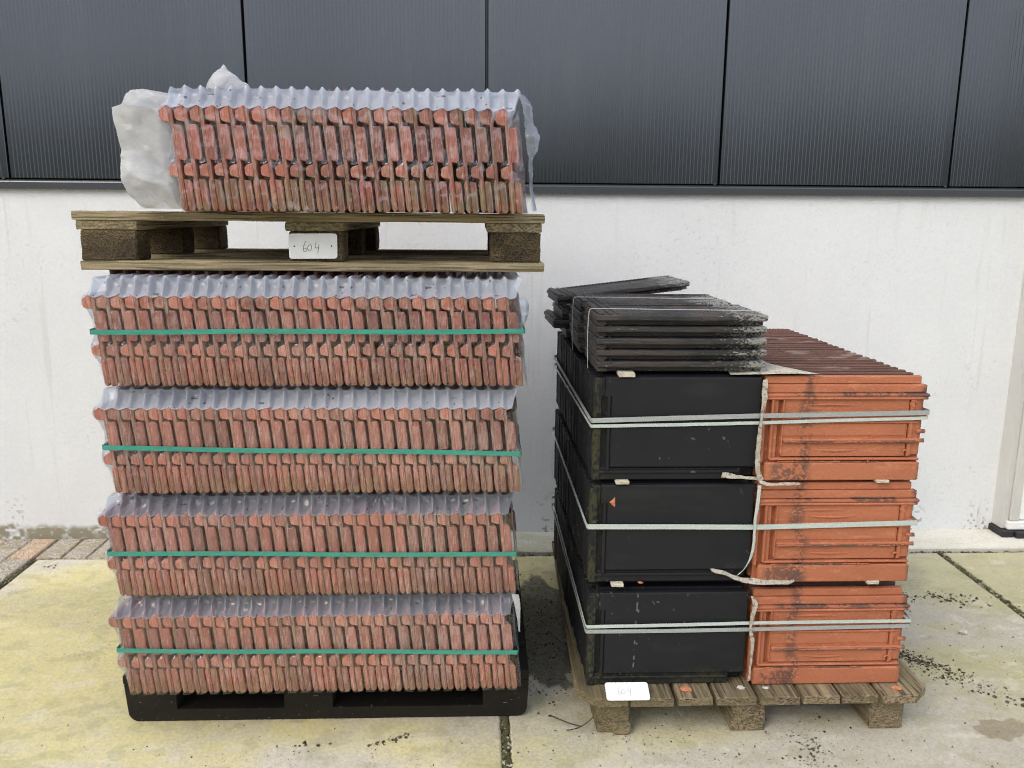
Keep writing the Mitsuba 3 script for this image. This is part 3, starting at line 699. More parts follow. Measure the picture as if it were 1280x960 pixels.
# shrink film over each layer
def film(L, idx):
    nm = L['nm']; sc = L['sc']; z0 = L['z']; yf = L['y']; P = L['p']; n = L['n']
    face, full = 0.233 * sc, 0.2805 * sc
    w = n * P
    fk = thing('plastic_film', {'top': 'torn cloudy plastic film wrapped over the top layer, bulging out at its left end',
                                'second': 'clear shrink film around the tile layer directly under the wooden pallet',
                                'third': 'clear shrink film around the third layer, the middle one of the left stack',
                                'fourth': 'clear shrink film around the fourth layer, crinkled under the row above',
                                'bottom': 'clear glossy shrink film around the lowest tile layer above the black pallet'}[nm], 'plastic film', 'plastic films around the tile layers')
    def ns(a, b, s): return meshkit.fbm(np.stack([a, b, np.full_like(a, s * 3.7)], -1), 3, idx * 17 + s)
    # ---- front sheet
    nx, nz = int(w / 0.0032), 56
    S, V = np.meshgrid(np.linspace(0, 1, nx), np.linspace(0, 1, nz), indexing='ij')
    vv = V * face
    def xl(v):   # left outline: stretched between the two projecting nibs of the first tile
        t = v / sc * 1000
        key_v = np.array([0, 20, 60, 80, 92, 104, 130, 165, 195, 205, 216, 226, 240])
        key_x = np.array([-5, -6, -9, -21, -24, -22, -9, -5, -13, -25, -26, -22, -8])
        return L['x'] + np.interp(t, key_v, key_x) / 1000 - v * LEAN
    def xr(v):
        return L['x'] + w - 0.003 + 0.008 * ns(v * 30, v * 0, 5) - v * LEAN
    X = xl(vv) + (xr(vv) - xl(vv)) * S
    u = (X + vv * LEAN - L['x']) / P
    uf = (u - np.floor(u)) * P * 1000
    vv = vv + (1 - V) ** 6 * 0.009 * np.exp(-((uf - 30.5) / 5.5) ** 2)
    vm = vv / sc * 1000
    panel = ((vm < 72) | ((vm > 111) & (vm < 195)))
    rec = np.exp(-((uf - 31.5) / 3.8) ** 2) * panel
    spine = np.exp(-((uf - 5) / 5.0) ** 2)
    wr = ns(X * 26, vv * 40, 1) - 0.5
    wr2 = ns(X * 90, vv * 22, 2) - 0.5
    Y = yf - 0.0058 + 0.0095 * rec - 0.0012 * spine + 0.004 * wr + 0.0042 * wr2 + 0.0015 * (u < 0)
    Y += np.where(u < 0, np.minimum(-u * P, 0.03) * 0.35, 0)
    m = MB().add(np.stack([X, Y, z0 + vv], -1).reshape(-1, 3), grid(nx, nz))
    part(fk, 'front_sheet', m, 'film_front_mat', True)
    # ---- top band, sloping back from the tile noses to the row above
    nb = 15
    S, V = np.meshgrid(np.linspace(0, 1, nx * 1), np.linspace(0, 1, nb), indexing='ij')
    vt = face + V * (full - face)
    X = (L['x'] - 0.012 * (1 - V) - vt * LEAN * (1 - 0.3 * V)) + S * (w + 0.004)
    u = (X + vt * LEAN - L['x']) / P
    ph = u - np.floor(u)
    ridge = np.exp(-(np.minimum(np.abs(ph - 0.12), 1 - np.abs(ph - 0.12)) / 0.15) ** 2)
    un = np.clip(0.25 + 1.5 * ns(X * 9, V * 0.7, 8), 0.2, 1.6)
    slack = np.maximum(0, ns(X * 5 + 3, V * 0 + 1, 9) - 0.52) * 4
    saw = np.where(ph > 0.35, (ph - 0.35) / 0.65, 1 - ph / 0.35)
    jit = ns(X * 14, V * 2, 3) - 0.5
    Z = z0 + vt - (1 - V) ** 2 * (1 - saw) * 0.008 - V ** 2 * (1 - ridge) * (0.009 + 0.006 * jit)
    Y = yf - 0.008 + V ** 0.8 * 0.040 + ((1 - ridge) * 0.017 * un - 0.010 * slack * ridge) * np.sin(np.pi * np.clip(V * 0.9 + 0.1, 0, 1)) + 0.010 * jit * V + 0.007 * (ns(X * 70, V * 4, 4) - 0.5) + 0.006 * np.abs(ns(X * 30 + V * 1.6, V * 2.2 - X * 9, 11) - 0.5) * (0.5 + slack)
    if nm in ('fourth', 'bottom', 'second'):
        # crinkles: fans of creases pulled from one point
        for cx, amp in {'fourth': ((-0.80, .016), (-0.28, .020)), 'bottom': ((-0.10, .014), (-0.78, .008)), 'second': ((0.0, .004),)}[nm]:
            ang = np.arctan2(X - cx, (1.15 - V) * 0.06)
            Y += amp * np.abs(((ang * 3.1) % 1) - 0.5) * np.exp(-((X - cx) / 0.07) ** 2)
    m = MB().add(np.stack([X, Y, Z], -1).reshape(-1, 3), grid(nx, nb))
    # short return over the heads, to the row's rear
    yb = yf + 0.9
    top = np.stack([X[:, -1], Y[:, -1], Z[:, -1]], -1)
    rows = [top]
    for q in (0.03, 0.25, 0.55, 0.85):
        r = top.copy(); r[:, 1] = yf + 0.05 + q; r[:, 2] = top[:, 2] - 0.002; rows.append(r)
    A = np.stack(rows, 1)
    m.add(A.reshape(-1, 3), grid(nx, len(rows)))
    part(fk, 'top_band', m, 'film_clear_mat' if nm in ('fourth', 'bottom') else 'film_band_mat', True)
    # ---- side sheets
    for side, fx in (('side_sheet', xl), ('side_sheet', xr)):
        ny = 26
        Yg, V = np.meshgrid(np.linspace(0, 1, ny), np.linspace(0, 1, 40), indexing='ij')
        vv = V * face
        wob = 0.010 * (ns(Yg * 9, vv * 30, 6) - 0.5) * np.minimum(1, Yg * 12)
        m = MB().add(np.stack([fx(vv) + wob, yf + 0.006 + Yg * 0.86, z0 + vv], -1).reshape(-1, 3), grid(ny, 40))
        part(fk, side, m, 'film_clear_mat', True)
    return fk

films = [film(L, i) for i, L in enumerate(LAYERS)]

# loose bag end of the top film (left), its crest, and the crumpled tails on the right
def bag():
    """slack, creased film end: rows from its top to its foot, columns from the left side round to the first tile"""
    q = np.random.default_rng(12)
    zs = np.array([1.757, 1.7565, 1.742, 1.712, 1.697, 1.672, 1.607, 1.552, 1.528, 1.497, 1.4665])
    lx = np.array([-.862, -.864, -.880, -.884, -.898, -.897, -.892, -.888, -.886, -.878, -.846])
    dp = np.array([.62, .17, .060, .040, -.002, .008, .016, .012, -.004, .010, .022])
    rx = np.array([-.70, -.70, -.712, -.722, -.730, -.742, -.735, -.728, -.730, -.722, -.714])
    cols = [(-.12, .62), (-.02, .24), (0.0, .065), (0.10, .016), (0.32, .004), (0.55, .010), (0.80, .006), (1.0, .030)]
    A = np.zeros((len(zs), len(cols), 3))
    for a in range(len(zs)):
        for b, (t, d) in enumerate(cols):
            j = q.normal(size=3) * (0.0065 if 0 < a < len(zs) - 1 and b > 3 else 0.0022)
            A[a, b] = (lx[a] + (rx[a] - lx[a]) * max(t, 0) + (0.004 if t < 0 else 0) + j[0], 2.100 + dp[a] * (1 if t > 0.05 else 0.4) + d + j[1] * 1.5, zs[a] + (j[2] if 0 < a < len(zs) - 1 else 0) + (0.006 * math.sin(5 * t) if a > 1 and a < len(zs) - 1 else 0))
    # straight facets between the creases, then a fine crumple
    n1, n2 = (len(zs) - 1) * 6 + 1, (len(cols) - 1) * 6 + 1
    ia, ib = np.linspace(0, len(zs) - 1, n1), np.linspace(0, len(cols) - 1, n2)
    B = np.stack([[np.interp(ia, np.arange(len(zs)), A[:, b, k]) for b in range(len(cols))] for k in range(3)], -1)
    B = np.stack([[np.interp(ib, np.arange(len(cols)), B[:, r, k]) for r in range(n1)] for k in range(3)], -1)
    r1 = np.abs(meshkit.fbm(B * np.array([34, 20, 24]), 3, 4) - 0.5) * 2
    r2 = np.abs(meshkit.fbm(B * np.array([16, 12, 30]) + 4, 2, 6) - 0.5) * 2
    B[..., 1] += 0.010 * (r1 - 0.3) + 0.014 * (r2 - 0.3)
    B[..., 0] -= 0.003 * (r1 - 0.3)
    return B.reshape(-1, 3), quads(grid(n1, n2))
part(films[0], 'bag_end', MB().add(*bag()), 'film_milky_mat', 22)

def sheet(rows, nsub, amp, freq, sd):
    """crumpled sheet through rows of control points"""
    from scipy.interpolate import PchipInterpolator
    A = np.array(rows, float)
    t0 = np.arange(A.shape[0]); t1 = np.arange(A.shape[1])
    A = PchipInterpolator(t0, A, axis=0)(np.linspace(0, t0[-1], t0[-1] * nsub + 1))
    A = PchipInterpolator(t1, A, axis=1)(np.linspace(0, t1[-1], t1[-1] * nsub + 1))
    r = np.abs(meshkit.fbm(A * freq, 3, sd) - 0.5) * 2
    A = A + amp * (r - 0.35)[..., None] * np.array([0.35, -1.0, 0.5])
    return MB().add(A.reshape(-1, 3), grid(A.shape[0], A.shape[1]))
yt = 2.14
part(films[0], 'loose_tuft', sheet([
    [(-0.672, yt + .02, 1.752), (-0.640, yt - .01, 1.750), (-0.605, yt, 1.752), (-0.560, yt + .02, 1.750)],
    [(-0.668, yt + .03, 1.772), (-0.640, yt + .00, 1.776), (-0.605, yt + .01, 1.776), (-0.566, yt + .03, 1.760)],
    [(-0.659, yt + .05, 1.790), (-0.640, yt + .03, 1.796), (-0.612, yt + .03, 1.790), (-0.580, yt + .05, 1.768)],
    [(-0.640, yt + .07, 1.818), (-0.634, yt + .06, 1.812), (-0.615, yt + .06, 1.795), (-0.590, yt + .08, 1.772)]], 8, 0.012, 38, 4), 'film_milky_mat', True)
part(films[0], 'torn_end', sheet([
    [(0.085, 2.10, 1.752), (0.105, 2.13, 1.745), (0.108, 2.20, 1.745)],
    [(0.098, 2.10, 1.725), (0.124, 2.12, 1.715), (0.126, 2.20, 1.715)],
    [(0.105, 2.10, 1.685), (0.128, 2.12, 1.680), (0.130, 2.20, 1.680)],
    [(0.108, 2.10, 1.645), (0.143, 2.11, 1.648), (0.136, 2.20, 1.648)],
    [(0.112, 2.10, 1.622), (0.141, 2.11, 1.618), (0.136, 2.20, 1.618)],
    [(0.116, 2.10, 1.590), (0.127, 2.12, 1.590), (0.130, 2.20, 1.590)],
    [(0.120, 2.10, 1.530), (0.129, 2.12, 1.530), (0.131, 2.20, 1.530)],
    [(0.126, 2.10, 1.468), (0.140, 2.12, 1.470), (0.136, 2.20, 1.468)]], 5, 0.016, 42, 9), 'film_clear_mat', True)
part(films[1], 'torn_end', sheet([
    [(0.096, 2.125, 1.250), (0.112, 2.15, 1.248), (0.115, 2.2, 1.248)],
    [(0.100, 2.118, 1.232), (0.124, 2.14, 1.228), (0.120, 2.2, 1.228)],
    [(0.102, 2.116, 1.205), (0.122, 2.14, 1.205), (0.118, 2.2, 1.205)],
    [(0.104, 2.118, 1.180), (0.112, 2.14, 1.180), (0.116, 2.2, 1.180)]], 6, 0.012, 46, 3), 'film_clear_mat', True)
part(films[4], 'torn_end', sheet([
    [(0.084, 2.125, 0.436), (0.103, 2.128, 0.434)],
    [(0.093, 2.120, 0.40), (0.108, 2.125, 0.40)],
    [(0.100, 2.118, 0.36), (0.108, 2.122, 0.355)],
    [(0.103, 2.117, 0.33), (0.108, 2.121, 0.325)]], 6, 0.004, 46, 3), 'film_milky_mat', True)
part(films[4], 'loose_flap', sheet([
    [(-0.975, 2.13, 0.265), (-1.000, 2.16, 0.262)],
    [(-0.980, 2.13, 0.235), (-1.010, 2.17, 0.238)],
    [(-0.978, 2.13, 0.205), (-1.000, 2.17, 0.210)]], 6, 0.014, 46, 3), 'film_clear_mat', True)

# green straps
for L, nm in zip(LAYERS[1:], ('second', 'third', 'fourth', 'bottom')):
    za, zb = L['s']
    va = za - L['z']
    xa = L['x'] - 0.008 - va * LEAN; xb = L['x'] + L['n'] * L['p'] + 0.002 - va * LEAN
    ya, yb = L['y'] - 0.0105, L['y'] + 0.885
    fr = [(xa + (xb - xa) * t, ya - 0.0012 * math.sin(t * 3.14) , za + (zb - za) * t + 0.0012 * math.sin(9 * t + za * 9)) for t in np.linspace(0, 1, 25)]
    path = fr + [(xb + .004, ya + .006, zb), (xb + .004, (ya + yb) / 2, zb), (xb + .004, yb - .006, zb), (xb, yb, zb), ((xa + xb) / 2, yb, (za + zb) / 2), (xa, yb, za), (xa - .004, yb - .006, za), (xa - .004, (ya + yb) / 2, za), (xa - .004, ya + .006, za)]
    k = thing('green_strap', f'thin green strap stretched around the {nm} layer of red tiles' + ('' if nm != 'second' else ', highest of the green straps'), 'strap', 'green straps on the left stack')
    put(k, MB().add(*ribbon(path, (0, 0, 0.0062), 0.0006, True)), 'green_strap_mat', 40)

# ------------------------------------------------------------------ upper wooden pallet of the left stack
pk = thing('wooden_pallet', 'weathered wooden pallet with chipboard blocks between the left stack layers', 'pallet')
X0, X1, Y0, Y1 = -1.050, 0.166, 2.215, 3.015
def rough_board(x0, x1, y0, y1, z0, z1, amp=0.0016, c=0.002, cut=28):
    """box subdivided along its length with uneven edges"""
    v, f = bbox(x0, x1, y0, y1, z0, z1, c)
    t = trimesh.Trimesh(v, f, process=False)
    for _ in range(8):
        if t.edges_unique_length.max() < max(x1 - x0, y1 - y0) / cut or len(t.faces) > 5000:
            break
        t = t.subdivide_to_size(max(x1 - x0, y1 - y0) / cut, max_iter=12)
    v = np.array(t.vertices)
    q = v * np.array([9, 9, 40])
    d = np.stack([meshkit.fbm(q * 1.3 + k * 7.7, 3, k) - 0.5 for k in range(3)], -1)
    return v + d * amp * 2, np.array(t.faces)
zt = (1.309, 1.333, 1.412, 1.4355, 1.4590)
rows = [(Y0, Y0 + 0.10), (Y0 + 0.35, Y0 + 0.45), (Y1 - 0.10, Y1)]
for ya, yb in rows:
    part(pk, 'bottom_board', MB().add(*rough_board(X0 + 0.012, X1, ya, yb, zt[0], zt[1], 0.002), (rng.random(), 0)), 'board_mat')
colx = [(X0 + 0.012, X0 + 0.165), (-0.505, -0.355), (0.018, X1 - 0.004)]
for i, (xa, xb) in enumerate(colx):
    for ya, yb in rows:
        part(pk, 'block', MB().add(*rough_board(xa + 0.004, xb - 0.006, ya + 0.004, yb - 0.004, zt[1] + 0.0005, zt[2] - 0.0005, 0.0022, 0.004, 14), (rng.random(), 0)), 'block_mat')
    part(pk, 'cross_board', MB().add(*rough_board(xa - 0.004, xb - 0.003, Y0 + 0.004, Y1, zt[2], zt[3], 0.0018), (rng.random(), 0)), 'cross_mat')
for ya, yb in [(Y0, Y0 + 0.145), (Y0 + 0.18, Y0 + 0.28), (Y0 + 0.3275, Y0 + 0.4725), (Y0 + 0.52, Y0 + 0.62), (Y1 - 0.145, Y1)]:
    part(pk, 'deck_board', MB().add(*rough_board(X0, X1, ya, yb, zt[3] + 0.0005, zt[4], 0.002), (rng.random(), 0)), 'board_mat')

def card(name, origin, ux, uy, w, h, label, ink, holes, scale=1.0, rad=0.008):
    """rounded card at origin (lower-left corner), axes ux (right), uy (up); handwritten 604"""
    ux, uy = np.array(ux, float), np.array(uy, float); nn = np.cross(ux, uy)
    o = np.array(origin, float)
    k = thing(name, label, 'number card', 'cards numbered 604')
    pts = []
    for cx, cy, a0 in ((w - rad, rad, -90), (w - rad, h - rad, 0), (rad, h - rad, 90), (rad, rad, 180)):
        for a in np.radians(np.linspace(a0, a0 + 90, 6)):
            pts.append((cx + rad * math.cos(a), cy + rad * math.sin(a)))
    v, f = prism(np.array(pts), 0, 0.0016, 0.0003)
    W = lambda q: o + q[:, [0]] * ux + q[:, [2]] * uy + (0.0016 - q[:, [1]]) * nn
    part(k, 'panel', MB().add(W(v), f), 'card_mat')
    g = []
    def stroke(pl, r=0.0008):
        pl = np.array(pl, float)
        return o + pl[:, [0]] * ux * scale + pl[:, [1]] * uy * scale + 0.0019 * nn
    ink_mb = MB()
    six = [(0.0445, 0.0455), (0.0415, 0.040), (0.0385, 0.032), (0.0372, 0.0245), (0.039, 0.019), (0.043, 0.0185), (0.046, 0.022), (0.0455, 0.026), (0.042, 0.0275), (0.0385, 0.0255)]
    zero = [(0.0545, 0.0365), (0.0505, 0.0335), (0.0485, 0.028), (0.0495, 0.0225), (0.0535, 0.0205), (0.0575, 0.0235), (0.0590, 0.029), (0.0580, 0.0345), (0.0545, 0.0365)]
    four1 = [(0.0710, 0.0430), (0.0690, 0.0365), (0.0680, 0.0300), (0.0700, 0.0275), (0.0735, 0.0280), (0.0765, 0.0305)]
    four2 = [(0.0765, 0.0370), (0.0765, 0.0305), (0.0758, 0.0220), (0.0745, 0.0150), (0.0738, 0.0138)]
    for s in (six, zero, four1, four2):
        v, f = tube(stroke(s), 0.00065, 5, 4)
        ink_mb.add(v, f)
    part(k, 'number', ink_mb, ink)
    if holes:
        for hx in (0.0145, w - 0.0145):
            c = o + hx * ux + (h * 0.5) * uy
            part(k, 'screw', MB().add(*tube([c + 0.0012 * nn, c + 0.003 * nn], 0.0021, 10)), 'screw_mat')
    return k
card('number_card', (-0.5005, Y0 - 0.0005, 1.3405), (1, 0, 0.010), (0.02, 0, 1), 0.125, 0.065, 'white card reading 604 screwed to the middle block of the upper pallet', 'ink_mat', True)

# ------------------------------------------------------------------ lower black pallet of the left stack
bp = thing('black_pallet', 'wet black pallet standing on the slabs under the left stack', 'pallet')
bx0, bx1 = -1.033, 0.140
def skid_poly():
    r = 0.03
    out = [(bx0 + 0.002, 0.118)]
    for a in np.radians(np.linspace(180, 270, 6)): out.append((bx0 + 0.008 + r + r * math.cos(a), 0.001 + r + r * math.sin(a)))
    for a in np.radians(np.linspace(270, 360, 6)): out.append((bx1 - 0.004 - r + r * math.cos(a), 0.001 + r + r * math.sin(a)))
    out += [(bx1, 0.118)]
    return out
from shapely.geometry import Polygon, box as sbox
def skid(y0, y1):
    pol = Polygon(skid_poly()).difference(sbox(-0.885, 0.038, -0.575, 0.1175).union(sbox(-0.435, 0.038, 0.005, 0.1175)))
    m = MB()
    ext = [np.array(pol.exterior.coords)[:-1]] + [np.array(r.coords)[:-1] for r in pol.interiors]
    ends = np.cumsum([len(e) for e in ext]).astype(np.uint32)
    allp = np.vstack(ext)
    tri = mapbox_earcut.triangulate_float64(np.ascontiguousarray(allp), ends).reshape(-1, 3).astype(int)
    for y in (y0, y1):
        m.add(np.stack([allp[:, 0], np.full(len(allp), y), allp[:, 1]], 1), tri)
    for e in ext:
        n = len(e); i = np.arange(n); j = (i + 1) % n
        v = np.vstack([np.stack([e[:, 0], np.full(n, y), e[:, 1]], 1) for y in (y0, y1)])
        m.add(v, np.stack([i, j, j + n, i + n], 1))
    return m
for ya, yb in ((2.222, 2.33), (2.57, 2.67), (2.91, 3.02)):
    part(bp, 'skid', skid(ya, yb), 'black_plastic_mat')
for k in range(5):
    ya = 2.219 + k * 0.166
    part(bp, 'deck_board', MB().add(*rough_board(bx0, bx1, ya, ya + 0.137, 0.1185, 0.1495, 0.0012, 0.004)), 'black_plastic_mat')

# ------------------------------------------------------------------ right stack: pallet
wp = thing('wooden_pallet', 'mossy plank pallet with cut corners under the black and orange tiles', 'pallet')
pe = [(0.270, 0.412), (0.420, 0.541), (0.556, 0.652), (0.664, 0.777), (0.791, 0.900), (0.912, 1.015), (1.024, 1.127), (1.140, 1.283)]
def plank(i, xa, xb):
    y0, y1, z0, z1 = 2.095 + 0.004 * rng.random(), 3.25, 0.106, 0.1315
    if i == 0:
        poly = [(xa, y0 + 0.055), (xa + 0.052, y0), (xb, y0), (xb, y1), (xa, y1)]
    elif i == len(pe) - 1:
        poly = [(xa, y0), (xb - 0.045, y0), (xb, y0 + 0.045), (xb, y1), (xa, y1)]
    else:
        poly = [(xa, y0), (xb, y0), (xb, y1), (xa, y1)]
    v, f = prism(np.array(poly), -z1, -z0, 0.0025)
    v = np.stack([v[:, 0], v[:, 2], -v[:, 1]], 1)
    t = trimesh.Trimesh(v, f, process=False).subdivide_to_size(0.05, max_iter=12)
    v = np.array(t.vertices); q = v * np.array([25, 9, 40])
    d = np.stack([meshkit.fbm(q + k * 7.7, 3, k + i) - 0.5 for k in range(3)], -1)
    v = v + d * 0.005 * np.array([1, 1, 0.6])
    v[:, 0] += (v[:, 1] - 2.1) * 0.021
    return v, np.array(t.faces)
for i, (xa, xb) in enumerate(pe):
    part(wp, 'plank', MB().add(*plank(i, xa, xb), (rng.random(), 0)), 'plank_mat')
for xa, xb in ((0.330, 0.424), (0.719, 0.818), (1.125, 1.223)):
    part(wp, 'skid', MB().add(*rough_board(xa, xb, 2.132, 3.22, 0.001, 0.1045, 0.004, 0.004, 40), (rng.random(), 0)), 'skid_mat')
part(wp, 'foot', MB().add(*rough_board(0.375, 0.428, 2.118, 2.20, 0.001, 0.036, 0.005, 0.006, 10)), 'skid_mat')
card('number_card', (0.350, 2.083, 0.1345), (1, 0.0, 0), (-0.02, 0.88, 0.475), 0.122, 0.055, 'white card with faded 604 lying on the front planks of the right pallet', 'faint_ink_mat', False, 0.92)

# ------------------------------------------------------------------ right stack: tiles standing on edge, face to the front
YF = 2.155
ZL = [(0.748, 'top'), (0.449, 'middle'), (0.1325, 'bottom')]
TH = 0.291
def face_uv(v, x0, w, z0, flag=0.0):
    return np.stack([np.clip((v[:, 0] - x0) / w, 0, 1) + flag, np.clip((v[:, 2] - z0) / TH, 0, 1)], 1)

def black_face(x0, z0, y, detail, sd):
    """black tile, smooth upper side to the front"""
    r = np.random.default_rng(sd)
    w = 0.452 + 0.004 * (r.random() - 0.5)
    m = MB()
    fl = 1.0 if detail else 0.0
    def B(a, b_, y0, y1, c, d_, ch=0.002):
        v, f = bbox(x0 + a, x0 + b_, y + y0, y + y1, z0 + c, z0 + d_, ch); m.add(v, f, (fl, 0))
    if detail:
        v, f = prism(np.array([(x0 + 0.046, z0 + 0.040), (x0 + w, z0 + 0.040), (x0 + w, z0 + TH - 0.003), (x0 + 0.03, z0 + TH - 0.003), (x0 + 0.03, z0 + 0.235), (x0 + 0.046, z0 + 0.235)]), y + 0.001, y + 0.020, 0.0035); m.add(v, f, (fl, 0))
        B(0.0, 0.021, 0.004, 0.03, 0.004, TH - 0.012)              # outer interlock rib
        B(0.003, 0.030, 0.0075, 0.03, 0.236, TH - 0.006)
        B(0.0, 0.05, 0.016, 0.03, 0.004, 0.238)                    # floor of the channel
        B(0.036, 0.045, 0.0005, 0.02, 0.03, 0.24, 0.002)           # inner rib
        B(0.004, 0.41, 0.010, 0.024, 0.002, 0.038, 0.003)          # foot lip, set back
        B(0.008, 0.405, 0.004, 0.012, 0.022, 0.030, 0.002)
        for zz in (0.212, 0.19, 0.118, 0.088):                     # small lugs on the outer rib
            B(0.006, 0.013, 0.0, 0.006, zz, zz + 0.007 + 0.006 * (zz > 0.2), 0.001)
        for zz in (0.222, 0.066):
            v, f = tube([(x0 + 0.0405, y + 0.0012, z0 + zz), (x0 + 0.0405, y - 0.0012, z0 + zz)], 0.0028, 8); m.add(v, f, (fl, 0))
    else:
        B(0.0, w, 0.004, 0.018, 0.02, TH - 0.012, 0.002)
        B(0.0, 0.02, -0.004 + 0.008 * r.random(), 0.030, 0.004, TH - 0.012)
        B(0.03, w - 0.004, 0.0, 0.03, TH - 0.022, TH - 0.003, 0.003)
        B(0.004, w, 0.0, 0.024, 0.002, 0.03, 0.003)
    v, f, uv = m.get()
    v = v + np.array([0.004 * (r.random() - 0.5), 0, 0.003 * (r.random() - 0.5)]) * (0 if detail else 1)
    m.v, m.f, m.uv = [v], [f], [uv]
    return m

def orange_face(x0, z0, y, detail, sd):
    """orange clay tile, ribbed underside to the front"""
    r = np.random.default_rng(sd)
    w = 0.455; m = MB()
    def B(a, b_, y0, y1, c, d_, ch=0.0016):
        v, f = bbox(x0 + a, x0 + b_, y + y0, y + y1, z0 + c, z0 + d_, ch)
        uv = face_uv(v, x0, w, z0); uv[:, 0] += np.where(v[:, 1] > y + 0.0225, 2.0, 0.0) * 0
        m.add(v, f, uv)
    def flange(a, b_, y0, y1, c, d_):
        v, f = bbox(x0 + a, x0 + b_, y + y0, y + y1, z0 + c, z0 + d_, 0.002)
        m.add(v, f, face_uv(v, x0, w, z0, 0.0 if detail else 2.0))
    flange(0.006, 0.436, 0.014, 0.031, TH - 0.022, TH - 0.001)         # top flange, set back
    flange(0.004, 0.450, 0.008, 0.024, TH - 0.046, TH - 0.023)
    if not detail:
        B(0.004, 0.447, 0.006, 0.022, 0.0, TH - 0.04, 0.002)
        return m
    v, f = tube([(x0 + 0.436 * t + 0.001, y + 0.030, z0 + TH - 0.006 + 0.0016 * math.sin(t * 40)) for t in np.linspace(0, 1, 16)], 0.005, 6)
    m.add(v, f, face_uv(v, x0, w, z0, 2.0))
    B(0.0, 0.457, 0.000, 0.02, TH - 0.0565, TH - 0.047, 0.003)          # ridge under the flange
    B(0.002, 0.452, -0.002, 0.02, TH - 0.0625, TH - 0.0565, 0.002)
    B(0.006, 0.449, 0.022, 0.032, 0.001, TH - 0.06, 0.001)             # floor
    B(0.0015, 0.010, 0.0, 0.02, 0.052, TH - 0.060)                     # left channels
    B(0.026, 0.032, 0.001, 0.02, 0.060, TH - 0.060)
    B(0.0325, 0.047, 0.010, 0.025, 0.052, TH - 0.060)
    B(0.057, 0.061, 0.001, 0.02, 0.075, TH - 0.060)
    # field of the tile
    B(0.060, 0.405, 0.0075, 0.025, 0.068, TH - 0.060, 0.001)
    B(0.060, 0.402, 0.0050, 0.02, 0.170, TH - 0.115, 0.0015)
    B(0.059, 0.430, -0.0005, 0.02, 0.162, 0.168, 0.0022)
    B(0.059, 0.400, 0.0045, 0.02, 0.126, 0.161, 0.0015)
    for zc in (TH - 0.090, 0.094):                                       # lens-shaped pressings
        for k, dz in enumerate((0.009, -0.006)):
            t = np.linspace(0, 1, 14)
            pts = np.stack([x0 + 0.110 + 0.150 * t + 0.03 * k, np.full(14, y + 0.0074), z0 + zc + dz + 0.0035 * np.sin(t * math.pi) * (1 if k == 0 else -1)], 1)
            v, f = tube(pts, 0.0042 * np.sin(t * math.pi) + 0.0006, 6)
            m.add(v, f, face_uv(v, x0, w, z0))
    B(0.062, 0.440, -0.0015, 0.02, 0.112, 0.119, 0.0022)               # lower cross rib
    t = np.linspace(0, 1, 22)
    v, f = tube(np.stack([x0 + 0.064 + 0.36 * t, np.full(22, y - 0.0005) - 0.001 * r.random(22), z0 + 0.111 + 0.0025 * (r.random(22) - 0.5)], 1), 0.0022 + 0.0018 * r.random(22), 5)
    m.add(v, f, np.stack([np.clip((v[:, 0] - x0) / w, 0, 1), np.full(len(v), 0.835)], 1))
    # hanging nibs and hooks at the right-hand end
    B(0.408, 0.418, 0.002, 0.02, 0.070, TH - 0.062)
    B(0.419, 0.444, 0.0085, 0.02, 0.072, TH - 0.064, 0.0015)
    for zz in (0.114, 0.140, 0.182):
        v, f = tube([(x0 + 0.428, y + 0.003, z0 + zz), (x0 + 0.4505, y + 0.002, z0 + zz)], [0.005, 0.0062], 8); m.add(v, f, face_uv(v, x0, w, z0))
    for cx, cz, a0 in ((0.414, TH - 0.074, 0.3), (0.404, 0.078, -1.2)):
        a = a0 + np.linspace(0, 4.9, 14)
        v, f = tube(np.stack([x0 + cx + 0.0085 * np.cos(a), np.full(14, y + 0.003), z0 + cz + 0.0085 * np.sin(a)], 1), 0.0027, 6)
        m.add(v, f, face_uv(v, x0, w, z0))
    B(0.030, 0.444, 0.0008, 0.02, 0.058, 0.064, 0.002)                 # lower lip
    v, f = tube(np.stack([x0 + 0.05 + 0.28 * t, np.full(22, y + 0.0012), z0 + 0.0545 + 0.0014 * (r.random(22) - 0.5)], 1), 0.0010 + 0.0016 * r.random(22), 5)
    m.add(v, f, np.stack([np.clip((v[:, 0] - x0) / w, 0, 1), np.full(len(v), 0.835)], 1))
    B(0.016, 0.446, 0.0, 0.024, 0.001, 0.052, 0.003)                   # foot band
    v, f = tube([(x0 + 0.099, y + 0.0005, z0 + 0.01), (x0 + 0.101, y - 0.0008, z0 + 0.03), (x0 + 0.098, y + 0.0005, z0 + 0.05)], 0.0022, 5); m.add(v, f, face_uv(v, x0, w, z0))
    for zz, xx in ((TH - 0.058, 0.305), (0.126, 0.18), (0.128, 0.305), (0.054, 0.30)):
        v, f = tube([(x0 + xx, y + 0.0006, z0 + zz - 0.004), (x0 + xx + .001, y - 0.0012, z0 + zz), (x0 + xx, y + 0.0006, z0 + zz + 0.006)], 0.0013, 5); m.add(v, f, face_uv(v, x0, w, z0))
    return m

